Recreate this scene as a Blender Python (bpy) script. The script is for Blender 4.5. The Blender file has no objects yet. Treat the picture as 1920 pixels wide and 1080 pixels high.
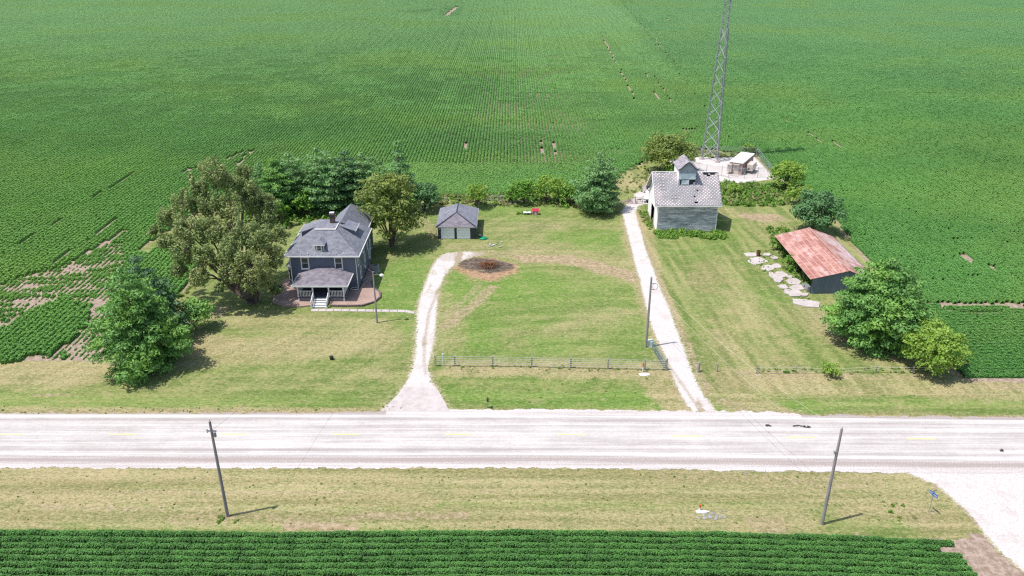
import bpy, math, random
import numpy as np
random.seed(7); rng=np.random.default_rng(11)
sc=bpy.context.scene; COL=sc.collection
R=math.radians
# ------------------------------------------------------------ camera model (real-world layout measured with it)
F=1500.; TH=math.atan(700/1500.); CH=50.4
ct,st=math.cos(TH),math.sin(TH)
def G(px,py,z=0.):
    u=(px-960)/F; v=(py-540)/F; t=(CH-z)/(st+v*ct)
    return (t*u, t*(ct-v*st))
def Gn(X,Y,Z=0.):
    d=Y*ct+(CH-Z)*st; v=(CH-Z)*ct-Y*st
    return 960+F*X/d, 540+F*v/d
def PG(pts): return [G(*p) for p in pts]
# ------------------------------------------------------------ numpy noise, polygons
def vnoise(x,y,seed=0):
    xi=np.floor(x).astype(np.int64); yi=np.floor(y).astype(np.int64); xf=x-xi; yf=y-yi
    def h(a,b):
        n=(a*374761393+b*668265263+seed*982451653)&0x7fffffff
        n=((n^(n>>13))*1274126177)&0x7fffffff
        return ((n^(n>>16))&0xffff)/65535.
    u=xf*xf*(3-2*xf); v=yf*yf*(3-2*yf)
    return (h(xi,yi)*(1-u)+h(xi+1,yi)*u)*(1-v)+(h(xi,yi+1)*(1-u)+h(xi+1,yi+1)*u)*v
def fbm(x,y,seed=0,o=4):
    s=0;a=.5;t=0
    for i in range(o):
        s=s+a*vnoise(x*2**i,y*2**i,seed+i*17); t+=a; a*=.55
    return s/t
def seg_d(X,Y,a,b):
    dx,dy=b[0]-a[0],b[1]-a[1]; L=dx*dx+dy*dy+1e-9
    t=np.clip(((X-a[0])*dx+(Y-a[1])*dy)/L,0,1)
    return np.hypot(X-a[0]-t*dx,Y-a[1]-t*dy)
def line_d(X,Y,pts):
    d=np.full(np.shape(X),1e9)
    for a,b in zip(pts[:-1],pts[1:]): d=np.minimum(d,seg_d(X,Y,a,b))
    return d
def inpoly(X,Y,poly):
    c=np.zeros(np.shape(X),bool); n=len(poly)
    for i in range(n):
        x1,y1=poly[i]; x2,y2=poly[(i+1)%n]
        if y1==y2: continue
        c^=((y1>Y)!=(y2>Y))&(X<(x2-x1)*(Y-y1)/(y2-y1)+x1)
    return c
def sdf(X,Y,poly):
    d=line_d(X,Y,list(poly)+[poly[0]])
    return np.where(inpoly(X,Y,poly),-d,d)
def sst(x,a,b):
    t=np.clip((x-a)/(b-a),0,1); return t*t*(3-2*t)
# ------------------------------------------------------------ materials
MATS={}
def newmat(name):
    m=bpy.data.materials.new(name); m.use_nodes=True; nt=m.node_tree
    for n in list(nt.nodes): nt.nodes.remove(n)
    out=nt.nodes.new('ShaderNodeOutputMaterial'); b=nt.nodes.new('ShaderNodeBsdfPrincipled')
    nt.links.new(b.outputs[0],out.inputs[0]); b.inputs['Roughness'].default_value=.85
    b.inputs['Specular IOR Level'].default_value=.25
    MATS[name]=m
    return m,nt,b,out
class N:
    """tiny node helper"""
    def __init__(s,nt): s.nt=nt; s.l=nt.links.new
    def new(s,t,**k):
        n=s.nt.nodes.new(t)
        for a,v in k.items(): setattr(n,a,v)
        return n
    def setin(s,n,i,v):
        if hasattr(v,'is_output') or isinstance(v,bpy.types.NodeSocket): s.l(v,n.inputs[i])
        else: n.inputs[i].default_value=v
    def pos(s): return s.new('ShaderNodeNewGeometry').outputs['Position']
    def attr(s,name):
        return s.new('ShaderNodeAttribute',attribute_name=name).outputs['Fac']
    def map(s,v,scale=(1,1,1),rot=(0,0,0),loc=(0,0,0)):
        n=s.new('ShaderNodeMapping'); s.l(v,n.inputs[0]); n.inputs['Scale'].default_value=scale; n.inputs['Rotation'].default_value=rot; n.inputs['Location'].default_value=loc
        return n.outputs[0]
    def noise(s,v,scale=1,detail=4,rough=.6,dist=0):
        n=s.new('ShaderNodeTexNoise'); s.l(v,n.inputs['Vector']); n.inputs['Scale'].default_value=scale; n.inputs['Detail'].default_value=detail
        n.inputs['Roughness'].default_value=rough; n.inputs['Distortion'].default_value=dist
        return n.outputs[0]
    def vor(s,v,scale=1,feature='F1',out=0):
        n=s.new('ShaderNodeTexVoronoi',feature=feature); s.l(v,n.inputs['Vector']); n.inputs['Scale'].default_value=scale
        return n.outputs[out]
    def math(s,op,a,b=0.,c=None,clamp=False):
        n=s.new('ShaderNodeMath',operation=op); n.use_clamp=clamp; s.setin(n,0,a); s.setin(n,1,b)
        if c is not None: s.setin(n,2,c)
        return n.outputs[0]
    def ss(s,x,a,b):
        n=s.new('ShaderNodeMapRange',interpolation_type='SMOOTHSTEP'); s.setin(n,0,x); n.inputs[1].default_value=a; n.inputs[2].default_value=b
        return n.outputs[0]
    def mix(s,f,a,b,bt='MIX'):
        n=s.new('ShaderNodeMix',data_type='RGBA',blend_type=bt); s.setin(n,0,f)
        for i,v in ((6,a),(7,b)):
            if isinstance(v,tuple): v=v+(1,) if len(v)==3 else v
            s.setin(n,i,v)
        return n.outputs[2]
    def sep(s,v):
        n=s.new('ShaderNodeSeparateXYZ'); s.l(v,n.inputs[0]); return n.outputs
    def bump(s,h,b,strength=.5,dist=.05):
        n=s.new('ShaderNodeBump'); s.l(h,n.inputs['Height']); n.inputs['Strength'].default_value=strength; n.inputs['Distance'].default_value=dist
        s.l(n.outputs[0],b.inputs['Normal'])
def simple(name,c,c2=None,scale=6,rough=.8,metal=0.,bump=0.,stretch=(1,1,1),spec=.25,emit=None):
    """base colour broken up by two octaves of world-space noise"""
    if name in MATS: return MATS[name]
    m,nt,b,o=newmat(name); q=N(nt); c2=c2 or tuple(x*.72 for x in c)
    p=q.map(q.pos(),stretch)
    f=q.noise(p,scale,5,.65); g=q.noise(p,scale*.13,3)
    f2=q.math('ADD',q.math('MULTIPLY',f,.65),q.math('MULTIPLY',g,.35))
    q.l(q.mix(q.ss(f2,.36,.64),c2,c),b.inputs['Base Color'])
    b.inputs['Roughness'].default_value=rough; b.inputs['Metallic'].default_value=metal; b.inputs['Specular IOR Level'].default_value=spec
    if bump: q.bump(f,b,bump,.05)
    return m
def leafmat(name,dark,light,trans=.25,rough=.55,wscale=.25,alt=None,far=None):
    m,nt,b,o=newmat(name); q=N(nt)
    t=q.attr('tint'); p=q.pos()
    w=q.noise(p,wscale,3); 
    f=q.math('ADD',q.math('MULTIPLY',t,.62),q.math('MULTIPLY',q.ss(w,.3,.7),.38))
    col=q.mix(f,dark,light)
    if alt: col=q.mix(q.math('MULTIPLY',q.ss(q.noise(q.map(p,loc=(13,7,3)),wscale*.7,2),.45,.7),.6),col,alt)
    if far:  # distance haze painted into the leaf colour: paler further out
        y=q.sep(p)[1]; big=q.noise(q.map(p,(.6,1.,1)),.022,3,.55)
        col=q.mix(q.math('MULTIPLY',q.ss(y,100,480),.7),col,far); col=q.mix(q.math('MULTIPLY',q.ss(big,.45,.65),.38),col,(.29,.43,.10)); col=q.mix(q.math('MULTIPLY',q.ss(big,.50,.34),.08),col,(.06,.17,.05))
    q.l(col,b.inputs['Base Color']); b.inputs['Roughness'].default_value=rough; b.inputs['Specular IOR Level'].default_value=.3
    tr=q.new('ShaderNodeBsdfTranslucent'); q.l(q.mix(.5,col,(light[0]*1.2,light[1]*1.25,light[2]*.7)),tr.inputs[0])
    mx=q.new('ShaderNodeMixShader'); mx.inputs[0].default_value=trans
    q.l(b.outputs[0],mx.inputs[1]); q.l(tr.outputs[0],mx.inputs[2]); q.l(mx.outputs[0],o.inputs[0])
    return m
# ------------------------------------------------------------ object helpers
def tag(o,label=None,cat=None,group=None,kind=None):
    if label: o['label']=label
    if cat: o['category']=cat
    if group: o['group']=group
    if kind: o['kind']=kind
    return o
def thing(name,loc,label,cat,group=None):
    o=bpy.data.objects.new(name,None); o.empty_display_size=.5; COL.objects.link(o); o.location=(loc[0],loc[1],loc[2] if len(loc)>2 else 0)
    return tag(o,label,cat,group)
def root_of(o):
    x=np.zeros(3)
    while o is not None: x=x+np.array(o.location); o=o.parent
    return x
class MB:
    def __init__(s): s.v=[]; s.f=[]
    def add(s,vs,fs):
        k=len(s.v); s.v+= [tuple(map(float,x)) for x in vs]; s.f+=[tuple(i+k for i in f) for f in fs]; return s
    def poly(s,*pts): return s.add(pts,[tuple(range(len(pts)))])
    def box(s,x0,x1,y0,y1,z0,z1):
        return s.add([(x0,y0,z0),(x1,y0,z0),(x1,y1,z0),(x0,y1,z0),(x0,y0,z1),(x1,y0,z1),(x1,y1,z1),(x0,y1,z1)],
          [(3,2,1,0),(4,5,6,7),(0,1,5,4),(1,2,6,5),(2,3,7,6),(3,0,4,7)])
    def obox(s,o,ux,uy,uz):
        o,ux,uy,uz=map(np.array,(o,ux,uy,uz)); o=o.astype(float)
        c=[o,o+ux,o+ux+uy,o+uy]; c=c+[x+uz for x in c]
        return s.add(c,[(3,2,1,0),(4,5,6,7),(0,1,5,4),(1,2,6,5),(2,3,7,6),(3,0,4,7)])
    def bar(s,a,b,w,h=None):
        """rectangular bar from a to b"""
        h=h or w; a=np.array(a,float); b=np.array(b,float); d=b-a; d/=np.linalg.norm(d)+1e-9
        up=np.array([0,0,1.]) if abs(d[2])<.9 else np.array([0,1.,0])
        x=np.cross(d,up); x/=np.linalg.norm(x); y=np.cross(x,d)
        return s.obox(a-x*w/2-y*h/2,b-a,x*w,y*h)
    def tube(s,pts,rad,n=8,cap=True):
        pts=[np.array(p,float) for p in pts]; k=len(s.v)
        if not hasattr(rad,'__len__'): rad=[rad]*len(pts)
        for i,p in enumerate(pts):
            d=pts[min(i+1,len(pts)-1)]-pts[max(i-1,0)]; d/=np.linalg.norm(d)+1e-9
            up=np.array([0,0,1.]) if abs(d[2])<.9 else np.array([0,1.,0])
            x=np.cross(d,up); x/=np.linalg.norm(x); y=np.cross(x,d)
            for j in range(n):
                a=2*math.pi*j/n; s.v.append(tuple(p+rad[i]*(math.cos(a)*x+math.sin(a)*y)))
        for i in range(len(pts)-1):
            for j in range(n):
                a=k+i*n+j; b=k+i*n+(j+1)%n; s.f.append((b,a,a+n,b+n))
        if cap:
            s.f.append(tuple(k+j for j in range(n))); e=k+(len(pts)-1)*n; s.f.append(tuple(e+n-1-j for j in range(n)))
        return s
    def slab(s,pts,t):
        """polygon (counter-clockwise from outside) given thickness t downwards along its normal"""
        P=[np.array(p,float) for p in pts]; nrm=np.cross(P[1]-P[0],P[2]-P[0]); nrm/=np.linalg.norm(nrm); n=len(P)
        vs=P+[p-nrm*t for p in P]
        fs=[tuple(range(n)),tuple(2*n-1-i for i in range(n))]+[(i,i+n,(i+1)%n+n,(i+1)%n) for i in range(n)]
        return s.add(vs,fs)
    def build(s,name,mat,parent=None,bevel=0,label=None,smooth=False):
        me=bpy.data.meshes.new(name); off=root_of(parent)
        me.from_pydata([(x-off[0],y-off[1],z-off[2]) for x,y,z in s.v],[],s.f); me.update()
        o=bpy.data.objects.new(name,me); COL.objects.link(o)
        if mat: me.materials.append(mat)
        o.parent=parent
        if smooth: me.shade_smooth()
        if bevel:
            b=o.modifiers.new('bevel','BEVEL'); b.width=bevel; b.segments=1; b.limit_method='ANGLE'
        if label: o['label']=label
        return o
def rawmesh(name,V,Fc,mat,attrs=None,uv=None,link=True,facesize=4):
    """V (n,3), Fc (m,facesize) numpy -> mesh object, fast"""
    me=bpy.data.meshes.new(name); V=np.asarray(V,np.float32); Fc=np.asarray(Fc,np.int32)
    me.vertices.add(len(V)); me.vertices.foreach_set('co',V.ravel())
    me.loops.add(Fc.size); me.loops.foreach_set('vertex_index',Fc.ravel())
    me.polygons.add(len(Fc)); me.polygons.foreach_set('loop_start',np.arange(0,Fc.size,facesize,dtype=np.int32))
    me.update(calc_edges=True)
    for k,a in (attrs or {}).items():
        at=me.attributes.new(k,'FLOAT','POINT'); at.data.foreach_set('value',np.asarray(a,np.float32))
    if mat: me.materials.append(mat)
    o=bpy.data.objects.new(name,me)
    if link: COL.objects.link(o)
    return o
def sheet(name,x0,x1,y0,y1,res,inside,z,mat,attrs=None,kind='structure',zf=None):
    nx=int(round((x1-x0)/res)); ny=int(round((y1-y0)/res))
    xs=np.linspace(x0,x1,nx+1); ys=np.linspace(y0,y1,ny+1)
    xc=(xs[1:]+xs[:-1])/2; yc=(ys[1:]+ys[:-1])/2
    XC,YC=np.meshgrid(xc,yc); m=inside(XC,YC)
    j,i=np.nonzero(m); a=j*(nx+1)+i
    Q=np.stack([a,a+1,a+nx+2,a+nx+1],1)
    used,inv=np.unique(Q,return_inverse=True); Q=inv.reshape(-1,4)
    X=xs[used%(nx+1)]; Y=ys[used//(nx+1)]
    Z=np.full(len(X),float(z)) if zf is None else z+zf(X,Y)
    A={k:f(X,Y) for k,f in (attrs or {}).items()}
    o=rawmesh(name,np.stack([X,Y,Z],1),Q,mat,A)
    return tag(o,kind=kind)

# ============================================================ MATERIALS
M={}
# lawn ---------------------------------------------------------
def lawn_material():
    m,nt,b,o=newmat('lawn'); q=N(nt); p=q.pos()
    st_=q.attr('streak'); fine=q.noise(p,1.5,7,.85); med=q.noise(p,.35,5,.7); bl=q.noise(q.map(p,(1,1.7,1)),3.2,6,.85); cl=q.vor(q.map(p,(1,1.4,1)),3.1)
    f=q.math('ADD',q.math('MULTIPLY',fine,.46),q.math('ADD',q.math('MULTIPLY',st_,.30),q.math('MULTIPLY',med,.24)))
    base=q.mix(q.ss(f,.40,.60),(.125,.195,.042),(.285,.31,.11))
    lush=q.mix(q.ss(q.math('ADD',q.math('MULTIPLY',bl,.5),q.math('MULTIPLY',f,.5)),.38,.62),(.095,.20,.028),(.21,.32,.07))
    dry=q.mix(q.ss(q.math('ADD',q.math('MULTIPLY',bl,.8),q.math('MULTIPLY',st_,.2)),.40,.60),(.25,.225,.095),(.50,.415,.235))
    bare=q.mix(q.ss(fine,.4,.62),(.31,.205,.125),(.55,.42,.31))
    def k(name,w=.9,a=.35,c=.75): # attribute broken up by noise
        x=q.math('ADD',q.attr(name),q.math('MULTIPLY',q.math('SUBTRACT',q.math('ADD',q.math('MULTIPLY',fine,.55),q.math('MULTIPLY',bl,.45)),.5),w*1.5))
        return q.ss(x,a,c)
    col=q.mix(k('lush',1.1,.15,1.),base,lush)
    col=q.mix(k('dry',1.0,.2,.85),col,dry)
    col=q.mix(k('bare',1.5,.25,.85),col,bare)
    col=q.mix(k('burn',1.2,.25,.85),col,q.mix(q.ss(fine,.4,.6),(.33,.16,.10),(.53,.34,.235)))
    col=q.mix(k('char',1.2,.25,.85),col,q.mix(q.ss(fine,.42,.62),(.05,.033,.04),(.20,.125,.135)))
    # straw flecks, dark tufts
    fl=q.noise(q.map(p,(1,1.9,1),rot=(0,0,.35)),1.7,7,.9); fl2=q.noise(q.map(p,(.5,1.3,1),rot=(0,0,-.2)),.5,6,.8)
    col=q.mix(q.math('MULTIPLY',q.ss(fl,.51,.62),.62),col,(.54,.47,.27)); col=q.mix(q.math('MULTIPLY',q.ss(fl,.49,.38),.72),col,(.075,.115,.03))
    col=q.mix(q.math('MULTIPLY',q.ss(fl2,.52,.64),.45),col,(.43,.345,.19)); col=q.mix(q.math('MULTIPLY',q.ss(fl2,.47,.35),.42),col,(.11,.165,.04))
    col=q.mix(q.math('MULTIPLY',q.ss(bl,.50,.36),.22),col,(.06,.08,.02))
    col=q.mix(q.math('MULTIPLY',q.ss(cl,.28,.05),.22),col,(.06,.10,.02))
    q.l(col,b.inputs['Base Color']); b.inputs['Roughness'].default_value=.95; b.inputs['Specular IOR Level'].default_value=.1
    h=q.math('ADD',bl,q.math('MULTIPLY',fine,1.2)); q.bump(h,b,.75,.09)
    return m
M['lawn']=lawn_material()
def soil_material():
    m,nt,b,o=newmat('soil'); q=N(nt); p=q.pos()
    f=q.noise(p,1.7,6,.75); g=q.noise(p,.12,4)
    col=q.mix(q.ss(f,.38,.62),(.25,.18,.135),(.42,.325,.265)); col=q.mix(q.math('MULTIPLY',q.ss(g,.4,.65),.5),col,(.21,.145,.12))
    q.l(col,b.inputs['Base Color']); q.bump(f,b,.6,.1); b.inputs['Specular IOR Level'].default_value=.1
    return m
M['soil']=soil_material()
def gravel_material():
    m,nt,b,o=newmat('gravel'); q=N(nt); p=q.pos()
    f=q.noise(p,5,5,.75); v=q.vor(p,7); g=q.noise(p,.5,4,.6)
    col=q.mix(q.ss(f,.3,.62),(.47,.42,.40),(.68,.635,.62)); col=q.mix(q.math('MULTIPLY',q.ss(g,.48,.68),.45),col,(.47,.40,.37)); col=q.mix(q.math('MULTIPLY',q.ss(q.noise(p,2.2,4,.7),.5,.66),.4),col,(.50,.43,.41))
    ed=q.ss(q.math('ADD',q.attr('edge'),q.math('MULTIPLY',q.math('SUBTRACT',q.noise(p,3.2,5,.8),.5),2.2)),.42,.95)
    wear=q.ss(q.math('ADD',q.attr('wear'),q.math('MULTIPLY',q.math('SUBTRACT',f,.5),1.6)),.45,.75)
    col=q.mix(wear,col,(.36,.29,.21)); col=q.mix(q.math('MULTIPLY',q.ss(v,.25,.05),.08),col,(.3,.25,.24))
    col=q.mix(ed,col,q.mix(q.ss(f,.42,.58),(.24,.25,.10),(.46,.385,.26)))
    q.l(col,b.inputs['Base Color']); q.bump(f,b,.5,.05)
    return m
M['gravel']=gravel_material()
def road_material():
    m,nt,b,o=newmat('road_asphalt'); q=N(nt); p=q.pos()
    s=q.noise(q.map(p,(.025,1.5,1)),1,5,.65); s2=q.noise(q.map(p,(.09,4.5,1),loc=(3,9,0)),1,4,.6); f=q.noise(p,3,6,.85); g=q.noise(q.map(p,(.5,1,1)),.35,5,.7)
    t=q.attr('track')
    x=q.math('ADD',q.math('ADD',q.math('MULTIPLY',s,.36),q.math('MULTIPLY',s2,.20)),q.math('ADD',q.math('MULTIPLY',f,.22),q.math('MULTIPLY',g,.22)))
    x=q.math('SUBTRACT',x,q.math('MULTIPLY',t,.10))
    col=q.mix(q.ss(x,.34,.60),(.37,.33,.315),(.66,.615,.595))
    # tar-sealed cracks
    cr=q.vor(q.map(q.map(p,(.035,.02,1)),rot=(0,0,.45)),1,'DISTANCE_TO_EDGE')
    col=q.mix(q.math('MULTIPLY',q.ss(cr,.0015,.0003),.12),col,(.22,.18,.19))
    q.l(col,b.inputs['Base Color']); q.bump(f,b,.2,.02); b.inputs['Roughness'].default_value=.9
    return m
M['road']=road_material()
def shoulder_material():
    m,nt,b,o=newmat('shoulder_gravel'); q=N(nt); p=q.pos()
    s=q.noise(q.map(p,(.06,3,1)),1,4,.6); f=q.noise(p,7,5,.8); t=q.attr('wear')
    w=q.new('ShaderNodeTexWave',wave_type='BANDS',bands_direction='X'); q.l(q.map(p,rot=(0,0,.5)),w.inputs[0]); w.inputs['Scale'].default_value=1.1; w.inputs['Distortion'].default_value=2
    x=q.math('ADD',q.math('MULTIPLY',s,.4),q.math('ADD',q.math('MULTIPLY',f,.5),q.math('MULTIPLY',q.math('MULTIPLY',w.outputs[1],t),.06)))
    col=q.mix(q.ss(q.math('SUBTRACT',x,q.math('MULTIPLY',t,.2)),.26,.56),(.37,.31,.29),(.66,.615,.60))
    q.l(col,b.inputs['Base Color']); q.bump(f,b,.5,.05)
    return m
M['shoulder']=shoulder_material()
M['concrete']=simple('concrete',(.58,.52,.505),(.46,.40,.385),1.2,bump=.1)
M['yellow_paint']=simple('yellow_paint',(.72,.62,.22),(.66,.60,.38),1.5)
M['white_line']=simple('white_line',(.85,.83,.83),(.68,.65,.65),.8,stretch=(.3,1,1))
M['rubber']=simple('black_rubber',(.05,.045,.05),(.10,.09,.09),5)
M['white']=simple('white_paint',(.80,.80,.80),(.66,.67,.69),2.5,rough=.5)
M['siding']=None
def siding(name,c,c2,pitch,peel=None,streak=.35):
    m,nt,b,o=newmat(name); q=N(nt); p=q.pos(); z=q.sep(p)[2]
    fr=q.math('FRACT',q.math('DIVIDE',z,pitch))
    f=q.noise(q.map(p,(.8,.8,9)),1.2,4,.7); g=q.noise(p,.5,3)
    col=q.mix(q.ss(q.math('ADD',q.math('MULTIPLY',f,.6),q.math('MULTIPLY',g,.4)),.36,.64),c2,c)
    if peel:
        pe=q.noise(q.map(p,(.35,.35,1.6)),1.0,6,.7); pf=q.noise(q.map(p,(.5,.5,14)),1.3,4,.7)
        x=q.math('ADD',q.math('MULTIPLY',pe,.5),q.math('MULTIPLY',pf,.5))
        col=q.mix(q.ss(x,.455,.575),col,peel)
        col=q.mix(q.math('MULTIPLY',q.ss(q.noise(q.map(p,(.3,.3,12),loc=(4,4,1)),1.4,3,.6),.54,.68),.8),col,(.06,.06,.075))
    col=q.mix(q.math('MULTIPLY',q.ss(fr,.16,.0),streak),col,(.02,.02,.025))
    q.l(col,b.inputs['Base Color']); q.bump(fr,b,.5,.02); b.inputs['Roughness'].default_value=.7
    return m
M['house_siding']=siding('slate_blue_siding',(.145,.168,.228),(.12,.14,.192),.16)
M['garage_siding']=siding('charcoal_siding',(.062,.07,.10),(.05,.055,.078),.16)
M['crib_boards']=siding('weathered_boards',(.42,.43,.465),(.24,.25,.28),.21,peel=(.82,.82,.85),streak=.6)
M['crib_white']=siding('white_weathered_boards',(1,.98,.98),(.88,.86,.87),.21,streak=.15)
M['cupola_boards']=siding('pale_blue_boards',(.46,.52,.60),(.31,.36,.43),.21)
def shingle(name,c,c2,row=.2):
    m,nt,b,o=newmat(name); q=N(nt); p=q.pos(); z=q.sep(p)[2]
    f=q.noise(p,5,4,.8); g=q.noise(p,.35,3); v=q.vor(q.map(p,(2.2,2.2,5)),1,out=1); vs=q.sep(v)[0]
    x=q.math('ADD',q.math('MULTIPLY',f,.4),q.math('ADD',q.math('MULTIPLY',vs,.25),q.math('MULTIPLY',g,.35)))
    col=q.mix(q.ss(x,.3,.66),c2,c)
    fr=q.math('FRACT',q.math('DIVIDE',z,row)); col=q.mix(q.math('MULTIPLY',q.ss(fr,.22,.0),.3),col,(.02,.02,.03))
    q.l(col,b.inputs['Base Color']); q.bump(f,b,.35,.03); b.inputs['Roughness'].default_value=.9
    return m
M['shingle']=shingle('grey_shingles',(.27,.275,.32),(.17,.173,.21),.13)
M['shingle_porch']=shingle('brown_grey_shingles',(.27,.245,.28),(.16,.145,.175),.08)
M['shingle_cupola']=shingle('old_mauve_shingles',(.42,.38,.41),(.25,.22,.25),.16)
def diamond_material():
    m,nt,b,o=newmat('worn_diamond_shingles'); q=N(nt); uv=q.new('ShaderNodeUVMap').outputs[0]
    s=q.sep(uv); u=q.math('DIVIDE',s[0],.62); v=q.math('DIVIDE',s[1],.62)
    a=q.math('ADD',u,v); c=q.math('SUBTRACT',u,v)
    fa=q.math('ABSOLUTE',q.math('SUBTRACT',q.math('FRACT',a),.5)); fc=q.math('ABSOLUTE',q.math('SUBTRACT',q.math('FRACT',c),.5))
    mx=q.math('MAXIMUM',fa,fc); mn=q.math('MINIMUM',fa,fc)
    p=q.pos(); nz=q.noise(p,1.6,3,.6); big=q.noise(p,.28,3,.6); fn=q.noise(p,7,3,.7)
    thr=q.math('ADD',q.math('MULTIPLY',q.ss(big,.40,.60),.22),q.math('MULTIPLY',q.math('SUBTRACT',nz,.5),.7))
    edge=q.ss(q.math('ADD',mn,q.math('MULTIPLY',thr,.45)),.36,.43)
    line=q.math('MULTIPLY',q.ss(mx,.42,.5),q.math('ADD',.25,q.math('MULTIPLY',q.ss(big,.42,.6),.45)))
    base=q.mix(q.ss(fn,.35,.65),(.23,.22,.235),(.34,.325,.34)); base=q.mix(q.ss(big,.45,.6),base,(.35,.30,.31))
    col=q.mix(line,base,(.52,.48,.50)); col=q.mix(edge,col,(.80,.76,.77))
    q.l(col,b.inputs['Base Color']); q.bump(mx,b,.4,.03); b.inputs['Roughness'].default_value=.9
    return m
M['diamond']=diamond_material()
def rust_material():
    m,nt,b,o=newmat('rusty_corrugated_metal'); q=N(nt); uv=q.new('ShaderNodeUVMap').outputs[0]; s=q.sep(uv); p=q.pos()
    r=q.noise(q.map(p,(.9,.35,.9)),1.1,6,.7); r2=q.noise(p,.22,3,.5); st2=q.noise(q.map(uv,(.5,6,1)),1.2,4,.7)
    fr=q.math('FRACT',q.math('DIVIDE',s[1],.8)); seam=q.ss(q.math('ABSOLUTE',q.math('SUBTRACT',fr,.5)),.40,.49)
    fu=q.math('FRACT',q.math('DIVIDE',s[0],2.05)); lap=q.ss(q.math('ABSOLUTE',q.math('SUBTRACT',fu,.5)),.46,.49)
    rust=q.mix(q.ss(r,.4,.62),(.38,.16,.13),(.56,.31,.26)); bare=q.mix(q.ss(st2,.4,.6),(.48,.32,.31),(.68,.57,.57))
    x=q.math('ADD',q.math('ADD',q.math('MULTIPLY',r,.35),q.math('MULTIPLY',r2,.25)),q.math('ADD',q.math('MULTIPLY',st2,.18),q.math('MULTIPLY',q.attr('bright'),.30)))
    col=q.mix(q.ss(x,.43,.56),rust,bare)
    col=q.mix(q.math('MULTIPLY',seam,.6),col,(.70,.50,.44)); col=q.mix(q.math('MULTIPLY',lap,.35),col,(.72,.58,.52))
    q.l(col,b.inputs['Base Color']); b.inputs['Roughness'].default_value=.65
    w=q.math('SINE',q.math('MULTIPLY',s[1],2*math.pi/.09)); q.bump(w,b,.4,.02)
    return m
M['rust']=rust_material()
M['glass']=simple('dark_glass',(.05,.06,.07),(.025,.03,.035),1.5,rough=.15,spec=.6)
M['pale_door']=simple('pale_blue_door',(.72,.84,.92),(.62,.74,.82),1,rough=.5)
M['garage_door']=simple('garage_door_white',(.93,.97,1),(.88,.93,.98),1.3,rough=.5)
M['deck']=simple('porch_deck_grey',(.10,.115,.15),(.07,.08,.11),3,stretch=(1,.1,1))
M['foundation']=simple('foundation_block',(.24,.23,.25),(.16,.15,.17),2.5,bump=.2)
M['brick']=simple('dark_brick',(.16,.11,.11),(.07,.05,.05),6,bump=.3)
M['mulch']=simple('red_brick_mulch',(.46,.33,.28),(.31,.21,.175),4,bump=.5)
M['edging']=simple('edging_block',(.20,.15,.15),(.12,.09,.09),3,bump=.3)
M['wood_pole']=simple('weathered_pole',(.40,.36,.36),(.22,.20,.205),3,stretch=(3,3,.3),bump=.3)
M['wood_fence']=simple('weathered_fence_wood',(.42,.40,.37),(.27,.255,.235),4,stretch=(.4,.4,3))
M['dark_wood']=simple('dark_wood',(.09,.08,.08),(.05,.045,.045),3)
M['galv']=simple('galvanised_steel',(.42,.44,.46),(.30,.32,.34),1.5,rough=.45,metal=.35)
M['galv_light']=simple('bright_galvanised_brace',(.60,.64,.62),(.42,.46,.45),1.5,rough=.45,metal=.1)
M['cable']=simple('black_cable_run',(.09,.09,.11),(.16,.16,.18),3)
M['wire']=simple('aluminium_wire',(.60,.55,.42),(.45,.42,.36),1)
M['wire_dark']=simple('dark_wire',(.16,.16,.16),(.1,.1,.1),1)
M['rope']=simple('pale_rope',(.66,.63,.55),(.5,.48,.42),3)
M['gate_green']=simple('blue_green_gate_paint',(.13,.24,.27),(.10,.17,.19),4)
M['shelter']=simple('tan_aggregate_panel',(.46,.33,.30),(.36,.25,.23),7,bump=.2)
M['shelter_white']=simple('white_roof_membrane',(.80,.76,.74),(.66,.61,.60),1)
M['cream']=simple('cream_steel',(.70,.60,.54),(.58,.49,.44),1.5,rough=.5)
M['orange']=simple('orange_marker',(.75,.16,.05),(.6,.12,.04),3)
M['bluesign']=simple('blue_sign_face',(.02,.16,.55),(.02,.12,.45),2,rough=.4)
M['pink']=simple('pink_plastic',(.78,.20,.36),(.65,.12,.25),2,rough=.4)
M['red_plastic']=simple('red_plastic',(.55,.03,.08),(.45,.02,.06),2,rough=.4)
M['green_plastic']=simple('green_plastic',(.01,.28,.14),(.01,.2,.1),2,rough=.4)
M['bark']=simple('bark',(.19,.15,.13),(.09,.07,.06),3,stretch=(3,3,.6),bump=.5)
M['burnt_stick']=simple('orange_brown_brush',(.36,.17,.08),(.16,.07,.04),6)
M['burnt_dark']=simple('charred_sticks',(.05,.035,.035),(.12,.09,.09),6)
M['rock']=simple('grey_rock',(.42,.41,.43),(.24,.24,.27),5,bump=.5)
M['rustbarrel']=simple('rusty_barrel',(.20,.08,.05),(.11,.05,.035),5,bump=.3)
M['black']=simple('black_plastic',(.02,.02,.02),(.035,.035,.035),4,rough=.5)
M['pinkrubble']=simple('pinkish_rubble',(.42,.33,.34),(.25,.18,.19),5,bump=.4)
M['chain']=None
def chain_material():
    m,nt,b,o=newmat('chain_link_mesh'); q=N(nt); uv=q.new('ShaderNodeUVMap').outputs[0]; s=q.sep(uv)
    a=q.math('FRACT',q.math('DIVIDE',q.math('ADD',s[0],s[1]),.16)); c=q.math('FRACT',q.math('DIVIDE',q.math('SUBTRACT',s[0],s[1]),.16))
    w=q.math('MAXIMUM',q.math('LESS_THAN',a,.07),q.math('LESS_THAN',c,.07))
    b.inputs['Base Color'].default_value=(.5,.5,.5,1); q.l(w,b.inputs['Alpha']); return m
M['chain']=chain_material()
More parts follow.
